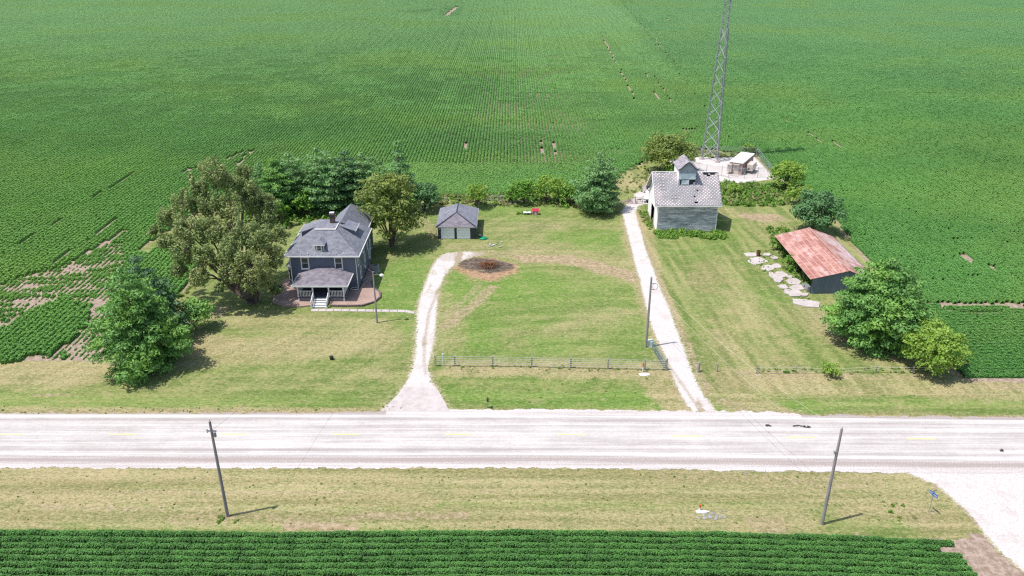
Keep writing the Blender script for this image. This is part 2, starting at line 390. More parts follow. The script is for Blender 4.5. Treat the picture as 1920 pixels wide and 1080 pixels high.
# foliage (lit canopy albedo)
L={}
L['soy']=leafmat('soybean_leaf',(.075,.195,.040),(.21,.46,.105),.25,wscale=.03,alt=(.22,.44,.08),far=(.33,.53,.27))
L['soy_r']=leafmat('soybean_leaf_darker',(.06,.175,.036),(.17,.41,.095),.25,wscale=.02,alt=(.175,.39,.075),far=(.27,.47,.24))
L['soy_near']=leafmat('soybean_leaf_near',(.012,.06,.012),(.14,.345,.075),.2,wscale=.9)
L['pine_blue']=leafmat('white_pine_needles',(.030,.13,.035),(.27,.50,.13),.22,wscale=.5,alt=(.30,.52,.09))
L['pine_mid']=leafmat('pine_needles_mid',(.035,.13,.04),(.33,.53,.21),.22,wscale=.3,alt=(.22,.44,.16))
L['pine_dark']=leafmat('dark_pine_needles',(.045,.12,.05),(.17,.31,.14),.22,wscale=.5)
L['maple']=leafmat('maple_leaves_bronzed',(.07,.12,.03),(.35,.43,.12),.28,wscale=.35,alt=(.30,.36,.08))
L['elm']=leafmat('olive_tan_leaves',(.07,.115,.035),(.39,.48,.19),.26,wscale=.35,alt=(.43,.43,.18))
L['tuft']=leafmat('lawn_grass_blades',(.17,.20,.06),(.33,.35,.13),.35,wscale=.3)
L['lime']=leafmat('yellow_green_leaves',(.10,.21,.03),(.38,.55,.10),.3,wscale=.5)
L['mid']=leafmat('mid_green_leaves',(.04,.14,.02),(.25,.46,.07),.25,wscale=.5)
L['bluegreen']=leafmat('blue_green_leaves',(.03,.105,.04),(.19,.36,.14),.2,wscale=.5)
L['weed']=leafmat('weedy_leaves',(.12,.18,.04),(.38,.43,.16),.25,wscale=.3,alt=(.34,.29,.14))
L['weed_bright']=leafmat('bright_weeds',(.07,.19,.02),(.25,.42,.06),.3,wscale=.5)

# ============================================================ GROUND
gm,gnt,gb,go_=newmat('terrain'); gq=N(gnt); gp=gq.pos()
gl=gq.noise(gp,1.7,6,.75); gd=gq.new('ShaderNodeVectorMath',operation='LENGTH'); gq.l(gp,gd.inputs[0])
gsoil=gq.mix(gq.ss(gl,.38,.62),(.25,.18,.135),(.42,.325,.265))
gq.l(gq.mix(gq.ss(gd.outputs['Value'],640,760),gsoil,(.055,.16,.045)),gb.inputs['Base Color'])
g=MB(); 
xs=[-6000,-2000,-700,-300,300,700,2000,6000]; ys=[-4000,-1000,-300,0,300,700,2500,8000]
g.v=[(x,y,0) for y in ys for x in xs]; g.f=[(j*8+i,j*8+i+1,j*8+i+9,j*8+i+8) for j in range(7) for i in range(7)]
tag(g.build('ground',gm),kind='structure')

def yc(X): return 70.9-np.maximum(0,X-5)*.021       # the road centre drifts a little
RX0,RX1=-125,135
# farmstead outline (edge of the mown grass)
FARM=PG([(-500,676),(0,676),(185,676),(230,640),(308,580),(352,532),(395,470)])+[(-62,122),(-58,146),(-48,151.5)]
FARM+=PG([(800,366),(960,366),(1075,362),(1150,345),(1165,325),(1212,303),(1262,300),(1290,287),(1318,281)])
FARM+=[(56.5,180.8)]+PG([(1452,333),(1500,352),(1560,405),(1585,440),(1635,500),(1700,572),(1738,605),(1760,655),(1795,700),(1815,716),(1920,717),(2500,722)])
FARM+=[(RX1,74),(RX0,74)]
DR1=PG([(706,776),(745,737),(762,710),(770,690),(776,660),(777,620),(780,583),(784,560),(795,530),(805,505),(818,485),(832,474),(866,471),(893,472),(912,474),(903,480),(886,483),(866,490),(848,502),(834,520),(826,545),(823,565),(820,600),(818,630),(812,660),(806,690),(813,715),(828,745),(850,776)])
DR2=PG([(1296,776),(1275,745),(1262,715),(1252,690),(1243,665),(1230,640),(1215,600),(1205,560),(1197,525),(1187,490),(1178,450),(1167,410),(1164,396),(1172,384),(1186,372),(1216,362),(1240,352),(1262,352),(1262,366),(1240,368),(1222,380),(1200,386),(1194,396),(1197,412),(1203,430),(1212,465),(1226,500),(1240,540),(1258,580),(1272,620),(1284,650),(1296,685),(1306,710),(1322,740),(1350,776)])
PAD=[(36,179),(41.6,179),(49,179),(55.8,180.5),(55.8,163.4),(54.4,161.8),(50,160),(46.9,159.0),(44.2,160.2),(41,161),(36,160.5),(32,155),(30,150),(26.5,146),(24,146),(24,152),(30,160),(34,168)]
BEDR=[(-24.0,107.3),(-26.1,103.3),(-25.7,101.75),(-23.0,101.7),(-21.2,101.8),(-19.7,103),(-19.1,104.6),(-19.4,106.3),(-20.6,107.6),(-21.3,110),(-21.4,116.5),(-22.5,116.5),(-22.5,107.3)]
BEDL=[(-28.4,101.8),(-30,101.4),(-32.5,101.7),(-34.3,103),(-34.8,106),(-34.5,111),(-32.4,111),(-32.4,107.3),(-30.6,107),(-30.6,103.1),(-28.4,103.1)]
def farm_in(X,Y):
    return sdf(X,Y,FARM)+ (fbm(X*.35,Y*.35,3)-.5)*1.6 <0
# painted strokes of condition: (pixel polyline, radius m, strength, softness m)
BR={k:[] for k in('dry','lush','bare','burn','char')}
def br(k,pts,r,s=1.,soft=None): BR[k].append((PG(pts),r,s,soft if soft is not None else r*.8))
br('bare',[(985,484),(1060,487),(1112,497),(1160,512),(1188,520)],1.2,.72,1.6)
br('bare',[(1130,505),(1180,516)],1.6,.5,2)
br('bare',[(922,540),(892,568),(862,592),(838,612)],.7,.62,.9)
br('bare',[(902,532),(872,560),(840,590),(835,600)],.35,.5,.7)
br('bare',[(990,424),(1045,424)],.8,.42,2.2); br('bare',[(962,468),(1000,466)],1,.4,1.6)
br('bare',[(1408,407),(1450,409)],1.2,.85,1.6)
br('bare',[(788,408),(812,432),(815,440)],.8,.5,1.5); br('bare',[(845,464),(905,466)],.7,.45,1.5)
br('bare',[(345,575),(330,598),(395,585)],1.6,.6,2.4)
br('bare',[(540,985),(660,992)],.4,.75,.8); br('bare',[(660,968),(870,966)],.25,.6,.7); br('bare',[(330,975),(420,972)],.5,.45,1)
br('bare',[(1425,985),(1460,985)],.6,.55,1.3); br('bare',[(1345,898),(1400,905)],.7,.35,1.6); br('bare',[(1700,958),(1755,975)],.8,.4,1.6)
br('bare',[(60,742),(130,740)],.2,.6,.6)
br('bare',[(1390,702),(1640,706),(1760,706),(1920,730)],.35,.5,1.1)
br('bare',[(1530,590),(1570,620),(1600,650)],.8,.4,2)
br('bare',[(1785,690),(1830,705)],.8,.7,1.5)
br('bare',[(1350,752),(1420,775),(1500,777)],.4,.55,1.2); br('bare',[(1300,735),(1330,772)],.8,.35,1.8)
br('bare',[(0,774),(300,772),(700,774)],.15,.6,.6); br('bare',[(850,772),(1290,777)],.12,.6,.7)
br('bare',[(1480,779),(1920,782)],.15,.45,.5)
br('burn',[(900,500),(915,505)],2.9,.85,3.2); br('bare',[(905,474),(950,478),(985,484)],.9,.55,1.6); br('char',[(890,494),(924,500)],1.6,1,2.2)
br('dry',[(0,690),(190,692),(420,660),(700,640)],2.2,.62,4); br('dry',[(450,600),(700,612)],1.6,.55,3); br('dry',[(0,712),(350,720),(700,700)],1.2,.35,3)
br('dry',[(0,770),(700,770)],.3,.7,1.0); br('dry',[(860,690),(1240,698)],1.4,.62,2); br('dry',[(855,772),(1290,774)],.3,.7,1.0)
br('dry',[(1220,710),(1270,770)],1.0,.75,2); br('dry',[(1380,712),(1920,735)],1.4,.6,2); br('dry',[(1330,740),(1440,775)],1.6,.55,2)
br('dry',[(1500,590),(1640,665),(1720,690)],2,.5,3); br('dry',[(830,560),(850,610),(835,650)],1.2,.5,2.5)
br('dry',[(985,470),(1190,500)],2.5,.55,3); br('dry',[(800,455),(960,462),(1150,470)],1.5,.4,3)
br('dry',[(0,885),(1700,893)],1.2,.6,1.6); br('dry',[(0,930),(800,935)],.7,.72,1.5); br('dry',[(0,965),(700,970),(1500,975)],.8,.55,2)
br('dry',[(1250,895),(1650,915),(1760,960)],2.2,.5,3); br('dry',[(930,950),(1400,960)],1.0,.35,2.4)
br('dry',[(1370,400),(1460,415)],1.5,.35,3); br('dry',[(1200,400),(1215,440),(1230,520),(1280,640)],.7,.6,1.3); br('dry',[(1170,440),(1195,530),(1240,660),(1250,700)],.5,.55,1.2)
br('dry',[(1300,520),(1420,640)],3,.35,6); br('dry',[(1000,640),(1180,600)],2,.25,4); br('dry',[(1150,340),(1205,330)],3,.5,5)
br('lush',[(840,740),(1050,752),(1250,748)],.9,.8,1.8); br('lush',[(0,750),(350,758),(650,752)],.7,.55,2); br('lush',[(840,560),(860,530),(900,545)],2,.6,3)
br('lush',[(960,560),(1100,620),(1150,560)],4,.5,6); br('lush',[(1050,440),(1110,458)],1.5,.6,3); br('lush',[(1500,590),(1400,560)],2,.25,5)
br('lush',[(730,545),(775,500),(760,560)],2.5,.8,3.5); br('lush',[(830,640),(900,600),(960,540),(1100,540),(1170,600),(1180,640)],3,.55,5); br('lush',[(1350,745),(1480,760),(1920,752)],.8,.55,1.6); br('bare',[(860,692),(1000,694),(1240,700)],.5,.45,1.4); br('bare',[(1250,890),(1500,905),(1640,905)],.5,.42,1.5); br('bare',[(0,893),(420,898)],.3,.35,1.0); br('bare',[(380,965),(660,975)],.4,.45,1.1); br('dry',[(200,640),(420,650)],1.5,.5,3); br('lush',[(0,890),(250,892)],.4,.6,.8); br('lush',[(420,955),(600,950)],.5,.6,1); br('lush',[(900,945),(1250,950)],.7,.55,1.4); br('lush',[(1330,940),(1480,960)],.8,.5,1.5); br('bare',[(80,950),(300,955)],.2,.5,.6); br('bare',[(1500,900),(1560,925)],.6,.4,1.4); br('dry',[(300,900),(760,905)],.5,.7,1.0); br('lush',[(0,905),(500,908),(1200,905),(1600,915)],.8,.55,1.4); br('lush',[(300,945),(900,950)],.6,.4,1.2); br('bare',[(0,920),(860,926)],.12,.42,.5); br('bare',[(880,900),(935,925)],.5,.4,1.2); br('lush',[(0,985),(420,985),(800,988)],.3,.85,.9)
br('lush',[(1650,945),(1690,975)],.8,.9,1.5); br('lush',[(1240,955),(1300,975)],1,.6,2); br('lush',[(860,905),(1200,915)],1,.3,2); br('lush',[(1670,905),(1700,915)],.8,.5,1.5)
br('lush',[(930,395),(1080,400),(1160,430)],3,.3,6); br('lush',[(1350,395),(1350,440)],2,.5,4)
def layer(k):
    def f(X,Y):
        a=np.zeros(len(X))
        for pts,r,s,soft in BR[k]:
            d=line_d(X,Y,pts)+(fbm(X*.22,Y*.3,5)-.5)*r*.8+(fbm(X*.9,Y*.9,15)-.5)*min(1.6,r*1.2+.3); a=np.maximum(a,s*(1-sst(d,r,r+soft)))
        if k=='dry': a=np.maximum(a,.55*(1-sst(-sdf(X,Y,FARM),.2,1.6))*(Y>60)); a=np.clip(a+.42*sst(fbm(X*.09,Y*.12,21),.50,.70)*(1-a)+.26*(Y<68)*(1-a),0,1)
        if k=='lush': a=np.clip(a+.55*sst(fbm(X*.06+9,Y*.08,31),.50,.70),0,1)
        return a
    return f
def streak(X,Y):
    # mowing streaks: diagonal arcs between the drives, along the drive on the right, along the road on the verges
    a=fbm((X*.80-Y*.60)*1.0,(X*.6+Y*.80)*.10,41); r=np.hypot(X-10,Y-60); a2=fbm(r*.9,np.arctan2(Y-60,X-10)*3,42)
    b=fbm(X*1.0+Y*.08,Y*.07,43); c=fbm(X*.05,Y*1.3,44); bx=.05*np.sin(X*2*math.pi/1.45+Y*.02)
    mid=inpoly(X,Y,PG([(820,700),(826,480),(1180,500),(1250,700)])); right=(X>sxr(Y))&(Y>79)
    road=(Y<79)
    s=np.where(mid,.35*a+.65*a2,np.where(right,b+bx,np.where(road,c,.5*a+.5*c)))
    return np.clip((s-.5)*1.25+.5,0,1)
def sxr(Y): return np.interp(Y,[75,90,110,130],[25,20,22,23])
br('bare',[(1192,400),(1215,465),(1245,540),(1290,650),(1330,742)],.25,.62,.55); br('bare',[(1166,410),(1188,490),(1206,560),(1253,690),(1285,765)],.25,.6,.5); br('bare',[(706,772),(762,710),(775,640),(783,565),(818,485)],.2,.42,.5); br('bare',[(850,772),(808,700),(820,620),(825,550),(850,500)],.2,.42,.5)
LA={k:layer(k) for k in BR}; LA['streak']=streak
sheet('lawn',-95,95,73.8,186,.25,farm_in,.012,M['lawn'],LA)
# verge south of the road
SGR=PG([(1650,878),(1700,888),(1752,908),(1795,945),(1825,975),(1842,1000)])
VERGE=[(-95,66)]+[(x,float(yc(np.array(x)))-5.3) for x in range(-90,35,10)]+SGR+PG([(1780,1012),(1600,1006),(1400,1004),(960,1001),(500,1003),(0,1000)])+[(-95,55.6)]
sheet('verge_grass',-90,60,54,68,.2,lambda X,Y: sdf(X,Y,VERGE)+(fbm(X*.8,Y*.8,4)-.5)*1.1<0,.012,M['lawn'],LA)
# gravel lane at lower right
LANE=PG([(1640,876),(1702,890),(1752,910),(1795,947),(1825,977),(1845,1005),(1870,1035),(1925,1080)])+[(44,47),(40,40),(62,40),(62,66.2)]
def wear0(X,Y): return np.zeros(len(X))
def edge_of(poly,w=.75): return lambda X,Y: np.maximum(np.clip(1+sdf(X,Y,poly)/w,0,1),.62*(poly is DR1)*sst(fbm(X*.9,Y*.45,66),.48,.62)*sst(Y,103,107)*(1-sst(Y,114,117)))
def drive_in(poly,amp=.9,s=1.3):
    return lambda X,Y: sdf(X,Y,poly)+(fbm(X*s*.5,Y*s*.5,9,2)-.5)*amp*.7+(fbm(X*4.3,Y*4.3,19,3)-.5)*amp*1.5<0
def wear1(X,Y):
    cx=np.interp(Y,[74,80,86,92,100,108,114,118],[-9.5,-9.9,-10.9,-11.4,-11.6,-10.8,-9.2,-8.6])
    return .62*np.exp(-((X-cx)/.55)**2)*sst(Y,80,84)+.25*sst(fbm(X*.5,Y*.3,8),.5,.7)*sst(Y,84,90)+ .30*sst(Y,113,118)+.4*sst(X,-8.2,-5.5)*sst(Y,112,116)
def wear2(X,Y):
    cx=np.interp(Y,[75,80,84,90],[21.2,20.3,19.6,18.5])
    return .62*np.exp(-((X-cx)/.55)**2)*(1-sst(Y,86,92))+.45*sst(fbm(X*.7,Y*.5,18),.45,.65)*(1-sst(Y,78,82))
o=sheet('house_driveway',-16,3,74,125,.14,drive_in(DR1),.02,M['gravel'],{'wear':wear1,'edge':edge_of(DR1,.8)})
o=sheet('tower_driveway',12,36,73.8,158,.14,drive_in(DR2),.021,M['gravel'],{'wear':wear2,'edge':edge_of(DR2,.7)})
o=sheet('gravel_lane',28,62,40,68,.12,drive_in(LANE,.5,1.6),.02,M['gravel'],{'wear':wear0,'edge':edge_of(LANE,.8)})
o=sheet('tower_compound_gravel',23,58,145,182,.18,drive_in(PAD,.5,1.6),.022,M['gravel'],{'wear':wear0,'edge':edge_of(PAD,.8)})
# concrete apron
ap=MB(); ap.poly(*[(x,y,.045) for x,y in PG([(712,771),(722,764),(748,738),(757,726),(817,726),(826,740),(838,762),(842,771)])[::-1]])
tag(ap.build('driveway_apron',M['concrete']),kind='structure')
# road
def ribbon(name,xa,xb,o0,o1,z,mat,attr=None,rag=0,step=.5):
    if rag:
        return sheet(name,xa,xb,60,80,.11,lambda X,Y:(Y-yc(X)<max(o0,o1)+(rag if max(o0,o1)>0 else 0)*(fbm(X*1.1,Y*1.1,6)-.5)*2)&(Y-yc(X)>min(o0,o1)+(rag if min(o0,o1)<0 else 0)*(fbm(X*1.1,Y*1.1,7)-.5)*2),z,mat,attr)
    xs_=np.arange(xa,xb+step,step); nY=max(1,int(abs(o1-o0)/.5)); os_=np.linspace(o0,o1,nY+1)
    V=[(x,float(yc(np.array(x)))+oo,z) for oo in os_ for x in xs_]; n=len(xs_)
    Fq=[(j*n+i,j*n+i+1,(j+1)*n+i+1,(j+1)*n+i) for j in range(nY) for i in range(n-1)]
    V=np.array(V); A={k:f(V[:,0],V[:,1]) for k,f in(attr or {}).items()}
    return tag(rawmesh(name,V,np.array(Fq),mat,A),kind='structure')
def track(X,Y):
    d=Y-yc(X); return np.exp(-((np.abs(d)-1.05)/.35)**2)*.5+np.exp(-((np.abs(d)-2.75)/.35)**2)*.8+np.exp(-(d/.25)**2)*.6
ribbon('road',RX0,RX1,-3.75,3.75,.05,M['road'],{'track':track})
def topw(X): return np.interp(X,[-125,-20,-12,30,34,135],[4.0,4.05,4.75,4.75,4.25,4.25])
sheet('north_shoulder',-90,90,72,76.5,.1,lambda X,Y:(Y-yc(X)>3.6)&(Y-yc(X)<topw(X)+(fbm(X*1.1,Y*1.1,6)-.5)*.9),.035,M['shoulder'],{'wear':lambda X,Y:np.where((X<-14)|(X>32),.9,.0)*1.0})
sheet('south_shoulder',-90,90,63,68.5,.1,lambda X,Y:(Y-yc(X)<-3.6)&(Y-yc(X)>-5.75+(fbm(X*1.3,Y*1.3,6)-.5)*.7),.035,M['shoulder'],{'wear':lambda X,Y:1.0*np.exp(-((Y-yc(X)+4.35)/.5)**2)+.0})
for nm,oo in(('white_edge_line_north',3.42),('white_edge_line_south',-3.42)): ribbon(nm,-90,90,oo-.06,oo+.06,.0545,M['white_line'])
for i,px in enumerate((-195,17,228,437,648,860,1072,1287,1502,1722,1940,2150)):
    xa=G(px,817)[0]; o=ribbon('yellow_centre_dash',xa-1.5,xa+1.5,-.09,.10,.0545,M['yellow_paint'])
# sidewalk (front walk)
sw=MB(); pts=PG([(583,582),(640,582),(700,583),(760,584),(777,587)])
for i,(a,b) in enumerate(zip(pts[:-1],pts[1:])):
    n=4
    for k in range(n):
        t0,t1=k/n+.01,(k+1)/n-.01; xa,ya=a[0]+(b[0]-a[0])*t0,a[1]+(b[1]-a[1])*t0; xb,yb=a[0]+(b[0]-a[0])*t1,a[1]+(b[1]-a[1])*t1
        sw.obox((xa,ya-.32,.0),(xb-xa,yb-ya,0),(0,.72,0),(0,0,.06))
tag(sw.build('front_walk',M['concrete']),kind='structure')
def flatpoly(name,pts,z,mat,kind='structure'):
    m=MB(); m.poly(*[(x,y,z) for x,y in pts]); o=m.build(name,mat)
    if o.data.polygons[0].normal.z<0: o.data.flip_normals()
    return tag(o,kind=kind)
# ============================================================ BUILDING HELPERS
def uvplane(name,o,U,V,cell,mat,parent,holes=(),thick=.0,jitter=0,attr=None):
    o,U,V=map(lambda a:np.array(a,float),(o,U,V)); lu,lv=np.linalg.norm(U),np.linalg.norm(V)
    nu,nv=max(1,round(lu/cell)),max(1,round(lv/cell)); off=root_of(parent); nrm=np.cross(U,V); nrm/=np.linalg.norm(nrm)
    vs=[];uvs=[]
    for j in range(nv+1):
        for i in range(nu+1):
            a,b=i/nu,j/nv; p=o+U*a+V*b+nrm*jitter*(vnoise(np.array(a*lu*.6),np.array(b*lv*.6),5)-.5); vs.append(p-off); uvs.append((a*lu,b*lv))
    Fq=[(j*(nu+1)+i,j*(nu+1)+i+1,(j+1)*(nu+1)+i+1,(j+1)*(nu+1)+i) for j in range(nv) for i in range(nu) if (i,j) not in holes]
    ob=rawmesh(name,np.array(vs),np.array(Fq),mat,attr and {k:np.array([f(u,v) for u,v in uvs]) for k,f in attr.items()})
    uv=ob.data.uv_layers.new(name='UVMap'); idx=np.empty(len(ob.data.loops),np.int32); ob.data.loops.foreach_get('vertex_index',idx)
    uv.data.foreach_set('uv',np.array(uvs,np.float32)[idx].ravel())
    ob.parent=parent
    if thick:
        s=ob.modifiers.new('thickness','SOLIDIFY'); s.thickness=thick; s.offset=-1
    return ob
def window(parent,c,w,h,face,pane_mat=None,name='window',muntin=True):
    """double-hung window; c = centre on the wall, face = outward unit (x or y)"""
    fx,fy=face; tx,ty=(1,0) if fy else (0,1); c=np.array(c,float); n=np.array([fx,fy,0.]); t=np.array([tx,ty,0.]); up=np.array([0,0,1.])
    m=MB(); tr=.15
    def bx(a0,a1,z0,z1,d0,d1): m.obox(c+t*a0+up*z0+n*d0,t*(a1-a0),n*(d1-d0),up*(z1-z0))
    bx(-w/2,-w/2+tr,-h/2,h/2,0,.06); bx(w/2-tr,w/2,-h/2,h/2,0,.06); bx(-w/2+tr,w/2-tr,h/2-tr,h/2,0,.06)
    bx(-w/2-.05,w/2+.05,-h/2-.07,-h/2+.0,0,.1); bx(-w/2+tr,w/2-tr,-h/2+.001,-h/2+.12,0,.055)
    if muntin: bx(-w/2+tr,w/2-tr,-.035,.035,0,.05)
    f=m.build(name,M['white'],parent)
    p=MB(); p.obox(c-t*(w/2-tr)-up*(h/2-.12)+n*.005,t*(w-2*tr),n*.02,up*(h-tr-.12)); p.build('pane',pane_mat or M['glass'],f)
    return f
# ============================================================ HOUSE
H0=thing('farmhouse',(-27.5,107.3),'slate blue two-storey farmhouse with grey hipped roof, dormers and white-trimmed front porch','house')
X0,X1,Y0,Y1=-32.4,-22.65,107.3,118.0; HS=M['house_siding']
w=MB()
w.poly((X0,Y0,.55),(X1,Y0,.55),(X1,Y0,5.6),(X0,Y0,5.6)); w.poly((X1,Y0,.55),(X1,Y1,.55),(X1,Y1,5.6),(X1,Y0,5.6))
w.poly((X0,Y1,.55),(X0,Y0,.55),(X0,Y0,5.6),(X0,Y1,5.6)); w.poly((X1,Y1,.55),(X0,Y1,.55),(X0,Y1,5.6),(X1,Y1,5.6))
w.box(-28.3,-23.1,118.001,124,.55,5.6); w.build('wall',HS,H0)
f=MB(); f.box(X0+.04,X1-.04,Y0+.04,Y1-.04,0,.56); f.box(-28.25,-23.15,118,123.95,0,.56); f.build('foundation',M['foundation'],H0)
SL=.8
def roofslabs(name,polys,mat,par,t=.14):
    m=MB()
    for p in polys: m.slab(p,t)
    return m.build(name,mat,par)
e=5.62; dz=8.42; EX0,EX1,EY0,EY1=-33.0,-22.2,106.92,118.4; D0,D1,E0,E1=-29.0,-26.0,110.42,114.6
rf=roofslabs('roof',[[(EX0,EY0,e),(EX1,EY0,e),(D1,E0,dz),(D0,E0,dz)],[(EX1,EY0,e),(EX1,EY1,e),(D1,E1,dz),(D1,E0,dz)],
  [(EX0,EY1,e),(EX0,EY0,e),(D0,E0,dz),(D0,E1,dz)],[(EX1,EY1,e),(EX0,EY1,e),(D0,E1,dz),(D1,E1,dz)],[(D0,E0,dz+.004),(D1,E0,dz+.004),(D1,E1,dz+.004),(D0,E1,dz+.004)]],M['shingle'],H0)
roofslabs('rear_wing_roof',[[(-22.75,117.2,5.64),(-22.75,124.4,5.64),(-25.7,121.5,8.62),(-25.7,112.9,8.62)],[(-28.65,124.4,5.64),(-28.65,117.2,5.64),(-25.7,112.9,8.62),(-25.7,121.5,8.62)],[(-22.75,124.4,5.64),(-28.65,124.4,5.64),(-25.7,121.5,8.62)]],M['shingle'],H0)
m=MB(); m.box(D0-.05,D1+.05,E0-.17,E0+.10,dz-.05,dz+.06); m.bar((D1,E0,dz+.03),(D1,E1-1,dz+.03),.12,.08); m.build('ridge_flashing',M['shelter_white'],rf)
# eave trim / gutter
m=MB()
m.box(EX0,EX1,EY0-.12,EY0-.005,e-.2,e-.03); m.box(EX1+.005,EX1+.12,EY0-.12,EY1,e-.2,e-.03); m.box(EX0-.12,EX0-.005,EY0-.12,EY1,e-.2,e-.03)
m.box(-22.74,-22.62,118.4,124.45,5.44,5.61); m.build('gutter',M['white'],H0)
for x,y in ((X1-.10,Y0-.07),(X0+.10,Y0-.07)): m=MB(); m.tube([(x,y-.25,5.5),(x,y,5.2),(x,y,.3)],.055,6); m.build('downspout',M['white'],H0)
m=MB(); m.tube([(X1+.07,117.8,5.4),(X1+.07,117.8,.4)],.055,6); m.build('downspout',M['white'],H0)
for i in range(8):
    m=MB(); x=-30.6+i*1.02; m.obox((x,EY0+.18,e+.2),(.07,0,0),(0,.1,.08),(0,-.05,.13)); m.build('snow_guard',M['white'],rf)
for x in (-30.2,-25.3): window(H0,(x,Y0,4.36),1.2,1.85,(0,-1))
for y,z,ww,hh in ((108.3,4.35,.95,1.5),(112.8,4.5,.95,1.45),(109.6,1.95,.95,1.9),(113.3,2.2,.95,2.0),(116.1,3.55,.8,1.0),(117.0,1.9,.8,1.4)): window(H0,(X1,y,z),ww,hh,(1,0))
for y,z in ((109,4.35),(115,4.35),(114.5,1.9)): window(H0,(X0,y,z),1.0,1.6,(-1,0))
window(H0,(-23.1,121,4.3),.9,1.4,(1,0)); window(H0,(-23.1,121,1.8),.9,1.5,(1,0))
# front dormer
def hipdormer():
    d=MB(); x0,x1,y=-28.6,-27.25,107.55; d.poly((x0,y,6.0),(x1,y,6.0),(x1,y,7.2),(x0,y,7.2)); d.poly((x1,y,6.0),(x1,109.0,7.2),(x1,y,7.2)); d.poly((x0,109.0,7.2),(x0,y,6.0),(x0,y,7.2))
    o=d.build('dormer',HS,H0); c=(x0+x1)/2
    roofslabs('dormer_roof',[[(x0-.18,y-.22,7.12),(x1+.18,y-.22,7.12),(c,y+.45,7.75)],[(x1+.18,y-.22,7.12),(x1+.18,109.0,7.12),(c,109.8,7.75),(c,y+.45,7.75)],[(x0-.18,109.0,7.12),(x0-.18,y-.22,7.12),(c,y+.45,7.75),(c,109.8,7.75)]],M['shingle'],o,.08)
    m=MB(); m.box(x0-.2,x1+.2,y-.27,y-.21,7.04,7.13); m.build('trim',M['white'],o)
    window(o,(c-.05,y,6.62),.85,1.0,(0,-1)); [MB().box(a_,a_+.09,y-.03,y-.001,6.05,7.1).build('corner_board',M['white'],o) for a_ in(x0,x1-.09)]
hipdormer()
def sidedormer(sgn,xo,xi,y0,y1):
    # shed dormer facing +-x ; xo = outer wall, xi = where it meets the deck
    d=MB(); zb=6.1; zt=7.45
    q=lambda *p:d.poly(*(p if sgn>0 else p[::-1]))
    q((xo,y0,zb),(xo,y1,zb),(xo,y1,zt),(xo,y0,zt)); q((xi,y0,8.2),(xo,y0,zb-.2),(xo,y0,zt)); q((xo,y1,zb-.2),(xi,y1,8.2),(xo,y1,zt)); 
    q((xi,y0,8.2),(xo,y0,zt),(xo,y0,zt+.05),(xi,y0,8.25))
    o=d.build('dormer',HS,H0); a=sgn*.3
    pts=[(xo+a,y0-.25,zt+.0),(xo+a,y1+.25,zt+.0),(xi,y1+.25,8.38),(xi,y0-.25,8.38)]
    roofslabs('dormer_roof',[pts if sgn>0 else pts[::-1]],M['shingle'],o,.1)
    window(o,(xo,(y0+y1)/2,6.95),1.0,.85,(sgn,0))
    m=MB(); m.bar((xo+a*1.1,y0-.29,zt-.04),(xo+a*1.1,y1+.29,zt-.04),.05,.12); m.build('trim',M['white'],o)
sidedormer(1,-23.75,-26.0,112.5,115.2); sidedormer(-1,-31.45,-29.0,111.9,114.8)
# chimney
c=MB(); c.box(-27.3,-26.62,112.9,113.5,8.35,9.7); c.box(-27.36,-26.56,112.84,113.56,9.7,9.85); ch=c.build('chimney',M['brick'],rf); c=MB(); c.box(-27.3,-26.62,112.9,113.5,10.02,10.07); 
for a in(-27.26,-26.72):
    for b_ in(112.94,113.4): c.box(a,a+.06,b_,b_+.06,9.85,10.02)
c.box(-27.2,-26.72,113.0,113.4,9.851,9.95)
c.build('chimney_cap',M['white'],ch)
# bay on the left
b_=MB(); b_.add([(-32.4,108.3,.5),(-33.25,108.9,.5),(-33.25,110.7,.5),(-32.4,111.3,.5),(-32.4,108.3,3.3),(-33.25,108.9,3.3),(-33.25,110.7,3.3),(-32.4,111.3,3.3)],[(1,0,4,5),(2,1,5,6),(3,2,6,7),(0,1,2,3)])
bay=b_.build('bay',HS,H0)
roofslabs('bay_roof',[[(-33.55,108.6,3.3),(-32.4,107.9,3.3),(-32.4,108.9,4.0)],[(-33.55,111.0,3.3),(-33.55,108.6,3.3),(-32.4,108.9,4.0),(-32.4,110.7,4.0)],[(-32.4,111.7,3.3),(-33.55,111.0,3.3),(-32.4,110.7,4.0)]],M['shingle'],bay,.1)
window(bay,(-33.25,109.8,1.95),1.1,1.9,(-1,0))
m=MB(); m.obox((-33.17,108.84,1.0),(.62,-.44,0),(-.03,-.04,0),(0,0,1.9)); m.build('window',M['white'],bay); m=MB(); m.obox((-33.08,108.74,1.15),(.44,-.31,0),(-.03,-.04,0),(0,0,1.6)); m.build('pane',M['glass'],bay)
# porch
P=MB(); px0,px1,py0=-30.6,-23.95,103.05; P.box(px0,px1,py0,Y0-.003,.70,.86); po=P.build('porch_floor',M['deck'],H0)
m=MB(); m.box(px0+.05,px1-.05,py0+.05,Y0-.02,0,.699); m.build('porch_base',M['foundation'],H0)
roofslabs('porch_roof',[[(-31.2,102.75,2.8),(-23.3,102.75,2.8),(-26.1,107.29,3.7),(-28.3,107.29,3.7)],[(-23.3,102.75,2.8),(-23.3,107.29,2.8),(-26.1,107.29,3.7)],[(-31.2,107.29,2.8),(-31.2,102.75,2.8),(-28.3,107.29,3.7)]],M['shingle_porch'],H0,.12)
m=MB(); m.box(-31.2,-23.3,102.65,102.74,2.6,2.79); m.box(-23.3,-23.21,102.65,107.2,2.6,2.79); m.box(-31.29,-31.2,102.65,107.2,2.6,2.79); m.box(-30.7,-23.8,103.0,103.15,2.42,2.62); m.build('fascia',M['white'],H0)
cols=(-30.52,-28.4,-26.12,-24.03)
